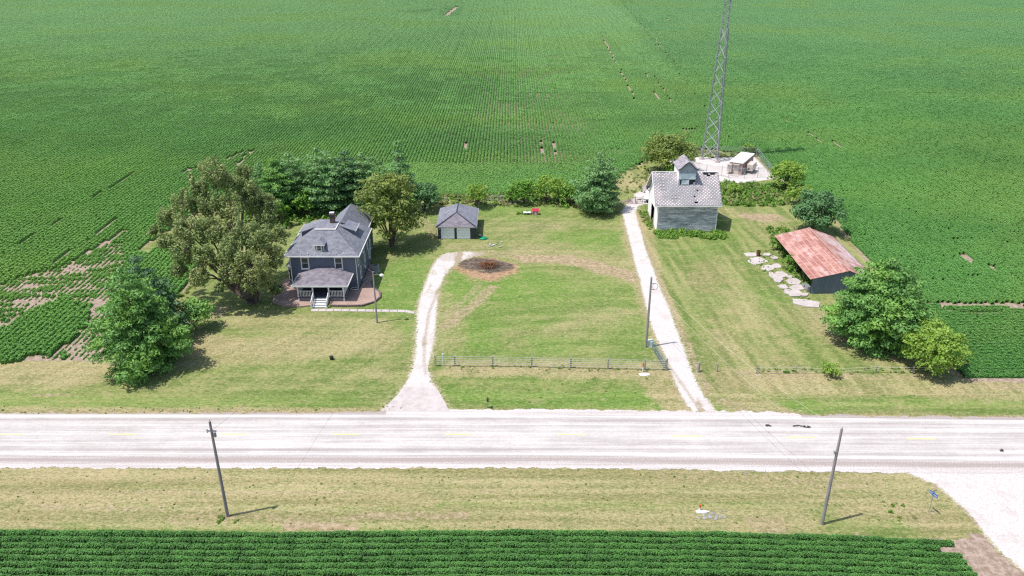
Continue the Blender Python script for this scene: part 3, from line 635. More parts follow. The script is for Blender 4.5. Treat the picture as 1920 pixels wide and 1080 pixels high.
for x in cols:
    m=MB(); m.box(x-.09,x+.09,py0+.01,py0+.19,.0 if x in(cols[0],cols[3]) else .86,2.42); m.box(x-.13,x+.13,py0-.03,py0+.23,2.3,2.4); m.build('column',M['white'],H0)
def railing(a,b,name='railing',step=.19,h0=.95,h1=1.75):
    m=MB(); a=np.array(a,float); b=np.array(b,float); up=np.array([0,0,1.])
    m.bar(a+up*h1,b+up*h1,.09,.07); m.bar(a+up*h0,b+up*h0,.07,.06); n=int(np.linalg.norm(b-a)/step)
    for i in range(1,n): p=a+(b-a)*i/n; m.bar(p+up*h0,p+up*h1,.06)
    return m.build(name,M['white'],H0)
railing((-30.4,103.15,.05),(-28.5,103.15,.05)); railing((-26.0,103.15,.05),(-24.1,103.15,.05)); 
railing((-24.03,103.2,.05),(-24.03,107.2,.05),step=.14); railing((-30.52,103.2,.05),(-30.52,107.2,.05),step=.14)
# porch steps
m=MB()
for i in range(4): m.box(-28.25,-26.25,101.25+i*.45,101.25+(i+1)*.45-.002 if i<3 else 103.04,0 ,.17*(i+1)+.0)
m.build('steps',M['white'],H0)
for i in range(4):
    pass
m=MB()
for i in range(4): m.box(-28.1,-26.4,101.235+i*.45,101.249+i*.45,.17*i+.03,.17*(i+1)-.05)
m.build('riser',M['deck'],H0)
for x in(-28.33,-26.17):
    m=MB(); m.bar((x,101.2,1.0),(x,103.1,1.78),.09,.08); m.bar((x,101.2,.3),(x,103.1,1.1),.05,.05); m.box(x-.07,x+.07,101.12,101.26,0,1.1)
    for i in range(1,12): t=i/12; m.bar((x,101.2+1.9*t,.3+.8*t),(x,101.2+1.9*t,1.0+.78*t),.07)
    m.build('stair_rail',M['white'],H0)
m=MB(); m.box(-27.9,-26.9,107.24,107.3,.86,2.95); dr=m.build('door',M['pale_door'],H0); m=MB(); m.box(-27.7,-27.1,107.225,107.24,1.9,2.7); m.build('pane',M['glass'],dr)
m=MB(); m.box(-27.03,-26.98,107.19,107.24,1.8,1.9); m.build('handle',M['galv'],dr)
for x in (-29.6,-25.1): window(H0,(x,Y0,1.95),1.1,1.5,(0,-1))
for x,y in ((-23.25,106.9),(-22.0,109.8),(-22.0,113)):
    m=MB(); pts=[(x+.55*math.cos(a),y+.42*math.sin(a)) for a in np.linspace(0,2*math.pi,17)[:-1]]; 
    m.tube([(p[0],p[1],.42) for p in pts+[pts[0]]],.05,5,cap=False); m.add([(a,b,.05) for a,b in pts],[tuple(range(16))]); m.build('window_well',M['white'] if x<-23 else M['galv'],H0)
# planting beds
def bed(name,pts,label):
    t=thing(name,(sum(p[0] for p in pts)/len(pts),sum(p[1] for p in pts)/len(pts)),label,'garden bed')
    m=MB(); n=len(pts); m.add([(x,y,0) for x,y in pts]+[(x,y,.24) for x,y in pts],[tuple(range(n,2*n))]+[(i,(i+1)%n,(i+1)%n+n,i+n) for i in range(n)]); o=m.build('mulch',M['mulch'],t)
    return t
t=bed('planting_bed',BEDR,'curved raised bed of reddish brick paving along the right side of the farmhouse')
m=MB(); pts=BEDR[2:10]
for i in range(len(pts)-1): m.bar((*pts[i],.14),(*pts[i+1],.14),.22,.28)
m.build('edging',M['edging'],t)
t=bed('planting_bed',BEDL,'shaded reddish mulch bed left of the farmhouse porch')
# air conditioner
t=thing('air_conditioner',(-21.2,114.2),'grey outdoor air conditioner beside the right wall of the farmhouse','air conditioner')
m=MB(); m.box(-21.7,-20.75,113.8,114.7,.1,1.0); m.build('casing',M['galv'],t,bevel=.03); m=MB(); m.tube([(-21.22,114.25,1.0),(-21.22,114.25,1.04)],.36,14); m.build('fan_grille',M['cable'],t); m=MB(); m.box(-21.85,-20.6,113.65,114.85,0,.1); m.build('pad',M['concrete'],t)
# ============================================================ GARAGE
T=thing('garage',(-9.5,127.8),'small charcoal two-car garage with two white doors and grey hipped roof','garage')
gx0,gx1,gy0,gy1=-12.65,-6.4,127.8,136.8; gs=M['garage_siding']
m=MB(); m.poly((gx1,gy0,0),(gx1,gy1,0),(gx1,gy1,2.3),(gx1,gy0,2.3)); m.poly((gx0,gy1,0),(gx0,gy0,0),(gx0,gy0,2.3),(gx0,gy1,2.3)); m.poly((gx1,gy1,0),(gx0,gy1,0),(gx0,gy1,2.3),(gx1,gy1,2.3))
for a,b_ in((gx0,-12.15),(-9.82,-9.45),(-7.12,gx1)): m.box(a,b_,gy0,gy0+.15,0,2.15)
m.box(gx0,gx1,gy0,gy0+.149,2.15,2.3); m.build('wall',gs,T)
roofslabs('roof',[[(-6.05,127.6,2.32),(-6.05,137.15,2.32),(-9.55,135.0,4.0),(-9.55,130.3,4.0)],[(-13,137.15,2.32),(-13,127.6,2.32),(-9.55,130.3,4.0),(-9.55,135.0,4.0)],[(-6.05,137.15,2.32),(-13,137.15,2.32),(-9.55,135.0,4.0)]],M['shingle'],T,.12)
roofslabs('front_roof',[[(-13,127.6,2.32),(-6.05,127.6,2.32),(-9.55,130.3,4.0)]],M['shingle_porch'],T,.12)
m=MB(); m.box(-13,-6.05,127.51,127.59,2.14,2.31); m.box(-6.04,-5.96,127.3,137.2,2.14,2.31); m.build('gutter',M['galv'],T)
m=MB(); m.bar((-9.55,130.3,4.03),(-9.55,135.0,4.03),.16,.05)
for p in((-13,127.4,2.35),(-6.05,127.4,2.35)): m.bar(p,(-9.55,130.3,4.03),.16,.05)
m.build('ridge_cap',M['garage_siding'],T)
for a,b_ in((-12.14,-9.83),(-9.44,-7.13)):
    m=MB()
    for k in range(4): m.box(a,b_,gy0+.05,gy0+.1-.0,.03+k*.53,.03+(k+1)*.53-.025)
    d=m.build('door',M['garage_door'],T,bevel=.01)
    m=MB(); m.box((a+b_)/2-.1,(a+b_)/2+.1,gy0+.02,gy0+.049,.6,.64); m.build('handle',M['galv'],d)
m=MB(); m.box(-12.45,-12.33,gy0-.12,gy0-.005,1.7,1.95); m.build('lamp',M['cream'],T)
# ============================================================ CORN CRIB
T=thing('corn_crib',(30.4,131.3),'weathered grey and white corn crib barn with worn diamond-shingle roof and a cupola','barn')
cx0,cx1,cy0,cy1=25.3,35.65,131.3,141.2; ey=130.85; ez=4.85; ry=136.25; rz=9.35; by=141.65
LIT=[]
def lap(m,a,b,z0,z1,pitch=.21,out=.025,face=(0,-1),cut=None):
    """lapped boards between x/y a and b on a wall; cut(z)->(a,b) narrows a gable"""
    z=z0
    while z<z1-1e-6:
        zt=min(z+pitch,z1); aa,bb=(a,b) if cut is None else cut(z); ca,cb=(a,b) if cut is None else cut(zt)
        if bb-aa>.02:
            if face[1]: y=face[2]; s=face[1]; m.poly(*[(aa,y+s*out,z),(bb,y+s*out,z),(cb,y,zt),(ca,y,zt)][::(1 if s<0 else -1)])
            else: x=face[2]; s=face[0]; m.poly(*[(x+s*out,aa,z),(x+s*out,bb,z),(x,cb,zt),(x,ca,zt)][::(1 if s>0 else -1)])
        z=zt
for sg_,yy in ((-1,cy0),(1,cy1)): m=MB(); lap(m,cx0,cx1,.1,ez,face=(0,sg_,yy)); m.build('wall',M['crib_boards'],T)
def gcut(z):
    if z<=ez: return cy0,cy1
    t=(z-ez)/(rz-ez); return cy0+(ry-cy0)*t,cy1+(ry-cy1)*t
m=MB(); dY0,dY1,dZ=134.3,137.4,3.4
lap(m,cy0,cy1,dZ,rz-.1,face=(-1,0,cx0),cut=gcut); lap(m,cy0,dY0,.1,dZ,face=(-1,0,cx0)); lap(m,dY1,cy1,.1,dZ,face=(-1,0,cx0))
m.build('gable_wall',M['crib_white'],T)
m=MB(); lap(m,cy0,cy1,.1,rz-.1,face=(1,0,cx1),cut=gcut); m.build('gable_wall',M['crib_boards'],T)
m=MB(); m.box(cx0+.1,cx1-.1,cy0+.15,cy0+.2,.1,ez-.2); m.box(cx0+.1,cx1-.1,cy1-.2,cy1-.15,.1,ez-.2); m.box(cx0+2,cx0+2.1,cy0+.2,dY0,.1,ez); m.box(cx0+.1,cx1-.1,cy0+.2,cy1-.2,.0,.08)
for i in range(7): x=cx0+.2+i*1.65; m.box(x,x+.08,cy0+.05,cy0+.15,0,ez-.05)
m.build('inner_frame',M['dark_wood'],T)
for x,y in ((cx0-.03,cy0-.05),(cx1-.1,cy0-.05)): MB().box(x,x+.13,y,y+.12,0,ez-.1).build('corner_board',M['crib_white'],T)
m=MB()
for d_ in(dY0-.14,dY1): m.box(cx0-.1,cx0-.03,d_,d_+.14,0,dZ)
m.box(cx0-.1,cx0-.03,dY0-.14,dY1+.14,dZ,dZ+.16); m.build('door_trim',M['crib_white'],T)
lf=math.hypot(ry-ey,rz-ez); nu=round((36.3-24.65)/.3); nv=round(lf/.3)
holes=set()
def cell_at(px,py):
    # nearest cell of the front slope seen at that pixel
    best=None
    for i in range(nu):
        for j in range(nv):
            a,b=(i+.5)/nu,(j+.5)/nv; q=Gn(24.65+11.65*a,ey+(ry-ey)*b,ez+(rz-ez)*b); d=(q[0]-px)**2+(q[1]-py)**2
            if best is None or d<best[0]: best=(d,i,j)
    return best[1:]
for zx,zy in((862,340),(880,338),(905,338),(915,350),(940,332),(945,348),(940,362),(905,376),(918,382),(965,330),(955,345),(780,643),(793,643),(778,583),(792,520)):
    i_,j_=cell_at(1160+zx/5.4,260+zy/5.4); holes.add((i_,j_))
    if zy<350: holes.add((i_+1,j_)); holes.add((i_,j_-1))
rf=uvplane('roof',(24.65,ey,ez),(11.65,0,0),(0,ry-ey,rz-ez),.3,M['diamond'],T,holes,thick=.06,jitter=.16)
uvplane('rear_roof',(36.3,by,ez),(-11.65,0,0),(0,ry-by,rz-ez),.6,M['diamond'],T,(),thick=.06)
m=MB(); m.bar((24.63,ey-.01,ez-.02),(36.3,ey-.01,ez-.02),.05,.16); m.bar((24.62,ey,ez),(24.62,ry,rz),.06,.16); m.bar((24.62,ry,rz),(24.62,by,ez),.06,.16)
m.build('roof_trim',M['crib_white'],T)
m=MB()
for i in range(11):
    b=(i+.7)/11.5; m.bar((24.8,ey+(ry-ey)*b,ez+(rz-ez)*b-.1),(36.1,ey+(ry-ey)*b,ez+(rz-ez)*b-.1),.1,.04)
m.build('purlin',M['dark_wood'],T)
for xa_,xb_ in((24.6,29.0),(31.95,36.32)): MB().bar((xa_,ry,rz+.02),(xb_,ry,rz+.02),.2,.08).build('ridge_board',M['crib_white'],T)
# cupola
ux0,ux1,uy0,uy1=29.0,31.95,134.15,138.6; ue=10.35; ur=11.75; uc=(ux0+ux1)/2; zb=7.4
m=MB()
def ucut(z):
    if z<=ue: return ux0,ux1
    t=(z-ue)/(ur-ue); return ux0+(uc-ux0)*t,ux1+(uc-ux1)*t
lap(m,ux0,ux1,9.75,ur-.08,face=(0,-1,uy0),cut=ucut,pitch=.16); lap(m,uy0,uy1,zb,ue,face=(1,0,ux1)); lap(m,ux0,ux1,9,ur-.08,face=(0,1,uy1),cut=ucut)
lap(m,ux0,ux0+.28,zb,8.55,face=(0,-1,uy0)); lap(m,ux1-.35,ux1,zb,8.1,face=(0,-1,uy0))
cu=m.build('cupola',M['cupola_boards'],T)
m=MB(); lap(m,uy0,uy1,zb,ue,face=(-1,0,ux0)); m.build('side_wall',M['crib_white'],cu)
m=MB(); m.box(ux0+.02,ux1-.02,uy0-.04,uy0-.01,8.65,9.72); m.box(ux0+.55,ux0+1.85,uy0-.035,uy0-.005,7.75,8.52); m.build('shutter',M['pale_door'],cu)
m=MB(); m.box(ux0+.05,ux1-.05,uy0+.25,uy0+.3,zb,ue); m.build('inner_lining',M['dark_wood'],cu)
def bellroof():
    # gable roof whose slopes flare out at the eaves
    prof=[(0,ur+.08),(.55,ur-.30),(1.05,ur-.85),(1.40,ur-1.12),(1.75,ur-1.27)]; ya,yb=uy0-.3,uy1+.3; m=MB()
    for s in(-1,1):
        for (a,za),(b,zb_) in zip(prof[:-1],prof[1:]):
            p=[(uc+s*b,ya,zb_),(uc+s*b,yb,zb_),(uc+s*a,yb,za),(uc+s*a,ya,za)]
            m.slab(p if s>0 else p[::-1],.07)
    m.build('cupola_roof',M['shingle_cupola'],cu)
    m=MB()
    for s in(-1,1):
        for (a,za),(b,zb_) in zip(prof[:-1],prof[1:]): m.bar((uc+s*a,ya-.03,za-.05),(uc+s*b,ya-.03,zb_-.05),.05,.15)
    m.build('bargeboard',M['dark_wood'],cu)
bellroof()
# lean sloping hood at the rear left seen beyond the gable
m=MB(); m.slab([(24.3,141.0,4.2),(25.2,141.0,5.0),(25.2,143.5,5.0),(24.3,143.5,4.2)],.06); m.build('hood',M['shingle_cupola'],T)
# ============================================================ RUSTY SHED
T=thing('pole_shed',(48.7,106),'open-sided pole shed with rusty red corrugated metal roof and blue-grey end wall','shed')
sx0,sx1,sy0,sy1=43.25,53.1,105.6,123.2; srx=48.75; z0,zr,z1=2.5,3.85,2.25
bl=lambda u,v: 1.0 if True else 0
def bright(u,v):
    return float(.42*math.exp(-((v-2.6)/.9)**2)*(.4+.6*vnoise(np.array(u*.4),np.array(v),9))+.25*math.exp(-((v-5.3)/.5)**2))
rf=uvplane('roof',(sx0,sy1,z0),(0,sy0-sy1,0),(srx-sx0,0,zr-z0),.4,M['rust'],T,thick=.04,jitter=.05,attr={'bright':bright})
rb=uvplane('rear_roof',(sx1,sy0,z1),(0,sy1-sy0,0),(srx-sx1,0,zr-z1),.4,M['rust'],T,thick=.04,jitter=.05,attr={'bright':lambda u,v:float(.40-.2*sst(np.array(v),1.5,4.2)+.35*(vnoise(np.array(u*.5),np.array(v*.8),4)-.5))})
m=MB(); m.bar((srx,sy0-.02,zr+.03),(srx,sy1+.02,zr+.03),.28,.04); m.build('ridge_cap',simple('faded_rust_ridge',(.50,.33,.29),(.40,.22,.18),2),T)
wall=simple('blue_grey_sheet_wall',(.17,.205,.28),(.12,.15,.21),1.5,stretch=(3,3,.4))
m=MB(); a,b_,y=43.75,52.6,106.0
zl=lambda x: z0+(x-sx0)/(srx-sx0)*(zr-z0) if x<srx else z1+(sx1-x)/(sx1-srx)*(zr-z1)
m.add([(a,y,0),(b_,y,0),(b_,y,zl(b_)-.05),(srx,y,zr-.06),(a,y,zl(a)-.05)],[(0,1,2,3,4)]); m.add([(a,y+.06,0),(b_,y+.06,0),(b_,y+.06,zl(b_)-.05),(srx,y+.06,zr-.06),(a,y+.06,zl(a)-.05)],[(4,3,2,1,0)])
m.build('end_wall',wall,T)
m=MB(); m.poly((b_,106,0),(b_,122.8,0),(b_,122.8,z1+.05),(b_,106,z1+.05)); m.poly((b_,122.8,0),(a,122.8,0),(a,122.8,zl(a)-.05),(srx,122.8,zr-.06),(b_,122.8,z1+.05)); m.build('wall',M['dark_wood'],T)
for k in range(6):
    y=106.15+k*3.3; m=MB(); m.box(a,a+.16,y,y+.16,0,zl(a)-.06); m.build('post',M['dark_wood'],T)
m=MB(); m.bar((a+.08,106.1,2.45),(a+.08,122.8,2.45),.1,.2); m.build('beam',M['dark_wood'],T)
m=MB(); m.box(43.4,43.9,106.5,107.6,0,.9); m.box(43.3,43.75,107.8,108.5,0,.6); tag(m.build('crate',M['galv'],bevel=.04),'grey metal bin standing at the open front corner of the rusty shed','bin')
# ============================================================ TELECOM COMPOUND
ang=math.atan2(8.7,5.2); fy_=np.array([math.cos(ang),math.sin(ang),0]); fx_=np.array([math.sin(ang),-math.cos(ang),0]); up=np.array([0,0,1.])
O=np.array([46.55,166.25,0.]); W_,L_,HH=2.75,8.6,2.55
T=thing('equipment_shelter',O,'tan equipment shelter with white roof inside the fenced tower compound','shelter')
m=MB(); m.obox(O+up*.12,fx_*W_,fy_*L_,up*(HH-.12)); m.build('wall',M['shelter'],T)
m=MB(); m.obox(O-fx_*.15-fy_*.2+up*HH,fx_*(W_+.3),fy_*(L_+.4),up*.16); m.build('roof',M['shelter_white'],T,bevel=.03)
m=MB(); m.obox(O+fx_*.9-fy_*.05+up*.15,fx_*1.15,fy_*.049,up*2.05); d=m.build('door',M['cream'],T); m=MB(); m.obox(O+fx_*1.2-fy_*.07+up*1.4,fx_*.4,fy_*.02,up*.35); m.build('notice',M['galv'],d)
m=MB(); m.obox(O+fx_*.75-fy_*.5+up*2.25,fx_*1.5,fy_*.499,up*.06); m.build('door_hood',M['cream'],T)
m=MB(); m.obox(O-fx_*.3-fy_*.62+up*.5,fx_*.95,fy_*.6,up*1.75); ac=m.build('wall_cooler',M['cream'],T,bevel=.03); m=MB()
for k in range(6): m.obox(O-fx_*.22-fy_*.64+up*(1.3+k*.14),fx_*.8,fy_*.02,up*.07)
m.build('louvre',M['galv'],ac)
m=MB(); m.obox(O-fx_*.3-fy_*.3,fx_*(W_+.6),fy_*(L_+.6),up*.12); m.obox(O+fx_*.6-fy_*1.5,fx_*1.8,fy_*1.19,up*.1); m.build('slab',M['concrete'],T)
m=MB(); m.obox(O+fx_*(W_+.02)+fy_*.4+up*.6,fx_*.3,fy_*.5,up*1.1); m.build('meter_box',M['galv'],T)
O2=np.array([50.35,166.1,0.])
T=thing('generator',O2,'cream standby generator on a black base beside the equipment shelter','generator')
m=MB(); m.obox(O2+up*.12,fx_*1.15,fy_*2.6,up*.55); m.build('fuel_base',M['black'],T); m=MB(); m.obox(O2-fx_*.08-fy_*.1+up*.68,fx_*1.3,fy_*2.9,up*1.45); m.build('housing',M['cream'],T,bevel=.04)
m=MB(); m.obox(O2+fx_*.15-fy_*.12+up*.95,fx_*.4,fy_*.02,up*.35); m.build('control_panel',M['black'],T); m=MB(); m.obox(O2-fx_*.5-fy_*.5,fx_*2.2,fy_*3.8,up*.11); m.build('slab',M['concrete'],T)
T=thing('equipment_cabinet',(49.6,165.4),'small grey cabinet between the equipment shelter and the generator','cabinet'); m=MB(); m.box(49.35,49.85,165.2,165.6,.0,1.1); m.build('casing',M['galv'],T,bevel=.03); m=MB(); m.box(49.42,49.78,165.18,165.199,.3,.9); m.build('door',M['cable'],T)
# chain-link fence
T=thing('chain_link_fence',(45,163),'grey chain-link fence around the tower compound with barbed wire on top','fence')
fp=[(38.4,167.4),(41.6,165.6),(44.5,164.1),(45.6,162.7),(48.9,162.55),(51.8,162.9),(54.9,163.4),(55.2,167.2),(55.5,171),(55.8,175),(56.0,179.2),(52.5,179.3),(49,179.4),(45.5,179.4),(42,179.3),(39.6,179.2),(39.2,175.4),(38.8,171.4),(38.4,167.4)]
for p in fp[:-1]:
    m=MB(); m.tube([(p[0],p[1],0),(p[0],p[1],2.3)],.045,6); m.build('post',M['galv'],T)
m=MB()
for a,b in zip(fp[:-1],fp[1:]):
    m.tube([(*a,2.13),(*b,2.13)],.032,5)
    for h in(2.25,2.35): m.tube([(*a,h),(*b,h)],.012,4)
m.build('top_rail',M['galv'],T)
m=MB(); uvs=[]; s=0
for a,b in zip(fp[:-1],fp[1:]):
    l=math.dist(a,b); m.poly((*a,.05),(*b,.05),(*b,2.1),(*a,2.1)); uvs+=[(s,0),(s+l,0),(s+l,2.05),(s,2.05)]; s+=l
o=m.build('mesh_panel',M['chain'],T); uv=o.data.uv_layers.new(name='UVMap'); uv.data.foreach_set('uv',np.array(uvs,np.float32).ravel())
# lattice tower
Lg=[np.array([43.1,177.3,0]),np.array([46.1,174.9,0]),np.array([46.7,178.7,0])]; C0=sum(Lg)/3
T=thing('lattice_tower',C0,'tall grey three-legged steel lattice communication tower rising out of the top of the picture','tower')
HB=28.6; HT=57.
def legp(i,z):
    k=1-.60*min(z,HB)/HB; k=k if z<=HB else .40-.02*(z-HB)/30
    p=C0+(Lg[i]-C0)*k; return np.array([p[0],p[1],z])
for i in range(3):
    m=MB()
    for da in range(3):      # each leg is a little trussed column
        a=da*2*math.pi/3; off=np.array([math.cos(a),math.sin(a),0])*.18
        m.tube([legp(i,0)+off,legp(i,HB)+off],.065,5)
    z=0; k=0
    while z<HB-.4:
        a0=(k%3)*2*math.pi/3; a1=((k+1)%3)*2*math.pi/3
        p=legp(i,z)+np.array([math.cos(a0),math.sin(a0),0])*.15; q_=legp(i,z+.35)+np.array([math.cos(a1),math.sin(a1),0])*.15; m.bar(p,q_,.05); z+=.35;k+=1
    m.tube([legp(i,HB),legp(i,HT)],.085,6)
    m.build('leg',M['galv'],T)
    m=MB(); p=legp(i,0); m.tube([p,p+np.array([0,0,.4])],.6,12); m.build('footing',M['concrete'],T)
zs=list(np.linspace(.5,HB,10))
m=MB()
for z,zn in zip(zs[:-1],zs[1:]):
    for i in range(3):
        j=(i+1)%3; m.bar(legp(i,z),legp(j,zn),.095); m.bar(legp(j,z),legp(i,zn),.095)
m.build('cross_brace',M['galv_light'],T)
m=MB(); z=HB; k=0
while z<HT-.8:
    for i in range(3):
        j=(i+1)%3; a,b=(i,j) if k%2 else (j,i); m.bar(legp(a,z),legp(b,z+.42),.06); m.bar(legp(b,z+.42),legp(a,z+.84),.06)
    z+=.84;k+=1
m.build('upper_brace',M['galv'],T)
m=MB()
for s_ in range(5):
    t_=.12+s_*.07; pa=[legp(1,z)*(1-t_)+legp(2,z)*t_ for z in(0.5,HB,HT)]; m.tube(pa,.045,4)
pa=[legp(1,z)*.3+legp(2,z)*.7+np.array([.1,0,0]) for z in (.5,HB,HT)]
for dx in(-.2,.2): m.tube([p+np.array([0,dx,0]) for p in pa],.03,4)
z=.6
while z<HT: 
    q_=np.array([np.interp(z,[.5,HB,HT],[p[c] for p in pa]) for c in range(3)]); m.bar(q_+np.array([0,-.2,0]),q_+np.array([0,.2,0]),.03); z+=.4
m.build('cable_ladder',M['cable'],T)
for zc in (40,46.5,53.5):
    for a in range(3):
        aa=a*2*math.pi/3+.5; d=np.array([math.cos(aa),math.sin(aa),0]); s_=np.array([-d[1],d[0],0]); c_=np.array([C0[0],C0[1],zc])
        m=MB(); m.bar(c_+d*.5,c_+d*1.7,.1); m.bar(c_+d*1.7-s_*1.4,c_+d*1.7+s_*1.4,.1)
        for q_ in(-1.3,-.45,.45,1.3): m.obox(c_+d*1.75+s_*(q_-.15)-up*1.0,s_*.3,d*.18,up*2.1)
        m.build('antenna_array',M['cream'],T)
# ============================================================ TREES
def at(px,py,Y):
    u=(px-960)/F; v=(py-540)/F; t=Y/(ct-v*st); return np.array([t*u,Y,CH-t*(st+v*ct)])
def leafcloud(clumps,size,dens,upb=.35,elong=1.7,low=-.45,inner=.55):
    """clumps: rows cx,cy,cz,r,rz,tint -> rhombic leaf faces scattered through each clump's shell"""
    Vs=[];Ts=[]
    for cx,cy,cz,r,rz,tb in clumps:
        n=max(16,int(dens*4.2*r*(r+rz)/2/size**2)); d=rng.normal(size=(n,3)); d/=np.linalg.norm(d,axis=1)[:,None]
        fl=(d[:,2]<low); d[fl,2]*=-1
        rad=inner+(1.05-inner)*rng.random(n)**.55; rad*=1+.22*(vnoise(d[:,0]*2.5+cx,d[:,1]*2.5+cz,3)-.5)*2
        p=np.stack([cx+d[:,0]*r*rad,cy+d[:,1]*r*rad,cz+d[:,2]*rz*rad],1)
        nn=d*.75+np.array([0,0,upb])+rng.normal(size=(n,3))*.42; nn/=np.linalg.norm(nn,axis=1)[:,None]
        a=np.cross(nn,rng.normal(size=(n,3))); a/=np.linalg.norm(a,axis=1)[:,None]; b=np.cross(nn,a)
        s=size*(.6+.8*rng.random(n))[:,None]; a=a*s*.5*elong; b=b*s*.5
        Vs.append(np.stack([p-a,p-b,p+a,p+b],1)); t=.36*rng.random(n)+.44*(d[:,2]*.5+.5)+.20*tb; Ts.append(np.repeat(t,4))  # shape shading painted into tint: clump tops lighter, undersides darker, plus random tone
    V=np.concatenate(Vs).reshape(-1,3); return V,np.concatenate(Ts)
def crown_obj(V,T,mat,root,name='crown'):
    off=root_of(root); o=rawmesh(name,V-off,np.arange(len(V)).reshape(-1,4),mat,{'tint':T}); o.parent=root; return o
def pine(px,py,topy,wpx,label,mat='pine_blue',name='pine_tree',group=None,lean=0,base=.06,leaf=.20,dens=1.1,pw=.75,irr=.25,Y=None,cat='tree',levels=None):
    X,Yg=G(px,py); top=at(px,topy,Yg); H=top[2]; Rm=wpx/2/(F/(Yg*ct+(CH-H*.35)*st))
    t=thing(name,(X,Yg),label,cat,group); cl=[]; sd=rng.random()*100; br=[]
    nl=levels or max(5,int(H/1.45))
    for k in range(nl+1):
        f=k/nl; z=H*(base+(1-base)*f*.97); prof=(1-f**1.25)**pw*(min(1,.62+f*2.2)); 
        R_=max(Rm*prof,.28); nb=max(3,int(3+R_*2.1)); a0=rng.random()*6.28
        for b in range(nb):
            a=a0+6.283*b/nb+rng.normal()*.15; rr=R_*(1+irr*(vnoise(np.array(a*1.3+sd),np.array(z*.45),7)-.5)*2.2)
            tb=rng.random()
            m_=max(1,int(rr/1.15))
            for q_ in range(min(m_,3)):
                g_=1-q_/m_*.85 if m_>1 else 1; rad=rr*g_-.25; r=(.50+.24*rng.random())*(1+.25*Rm/4)*(.8+.45*(1-f))
                cl.append((X+rad*math.cos(a)+lean*f,Yg+rad*math.sin(a),z+.10*rad+rng.normal()*.18+(.25 if q_ else 0),r*1.3,r*.46,tb))
            if rr>.8: br.append((a,rr*.85,z))
    cl.append((X+lean,Yg,H-.3,.35,.6,.8))
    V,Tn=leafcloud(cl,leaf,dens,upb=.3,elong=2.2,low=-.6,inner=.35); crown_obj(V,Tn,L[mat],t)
    m=MB(); m.tube([(X,Yg,-.1),(X+lean*.5,Yg,H*.5),(X+lean,Yg,H*.95)],[.024*H,.014*H,.02],8)
    for a,r,z in br[::2]: m.tube([(X+lean*z/H,Yg,z-.1),(X+r*math.cos(a)+lean*z/H,Yg+r*math.sin(a),z+.1*r)],[.07,.02],4,cap=False)
    m.build('trunk',M['bark'],t); return t
def broad(px,py,topy,wpx,label,mat='mid',name='tree',group=None,leaf=.21,dens=1.0,nclump=70,cb=.15,squash=1.,cr=.2,cat='tree',depth=1.,trunk=True,ragged=.3):
    X,Yg=G(px,py); 
    H=at(px,topy,Yg+0)[2]; Rm=wpx/2/(F/(Yg*ct+(CH-H*.5)*st)); 
    # top edge seen belongs to the far half of the crown; shrink a little
    H*=.93 if H<6 else .96
    t=thing(name,(X,Yg),label,cat,group); zc=H*(cb+(1-cb)/2); Rz=H*(1-cb)/2; cl=[];sd=rng.random()*50
    for i in range(nclump):
        d=rng.normal(size=3); d/=np.linalg.norm(d); d[2]=d[2] if d[2]>-.75 else -d[2]
        rad=(.45+.55*rng.random()**.6)*(1+ragged*(vnoise(np.array(d[0]*2+sd),np.array(d[1]*2+d[2]*2),3)-.5)*1.6)
        r=Rm*cr*(.75+.6*rng.random()); rad*=1-.75*r/Rm
        cl.append((X+d[0]*Rm*rad,Yg+d[1]*Rm*rad*depth,max(zc+d[2]*Rz*rad,r*.5),r*1.1,r*.85,rng.random()))
    cl.append((X,Yg,zc,Rm*.45,Rz*.5,.2))
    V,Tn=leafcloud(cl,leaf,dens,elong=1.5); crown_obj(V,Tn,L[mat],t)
    if trunk:
        m=MB(); m.tube([(X,Yg,-.1),(X,Yg,zc)],[.03*H+.04,.015*H+.02],8)
        for c in cl[:10]: m.tube([(X,Yg,H*cb*.8+.2),(c[0]*.8+X*.2,c[1]*.8+Yg*.2,c[2])],[.014*H,.02],5,cap=False)
        m.build('trunk',M['bark'],t)
    return t
# big front pine at left
pine(275,688,503,160,'large light green pine standing alone in the front left lawn','pine_blue',leaf=.19,dens=1.2,base=.03,pw=.66,irr=.36,lean=-.5)
pine(308,636,484,112,'dark pine tree just behind the large front left pine','pine_dark',leaf=.20,dens=1.2,base=.05,pw=.6,irr=.45,lean=-1.6)
broad(366,618,560,78,'low bright leafy sapling at the right foot of the large front left pine','pine_blue',name='sapling',leaf=.22,nclump=30,cb=.1,cr=.3,trunk=True)
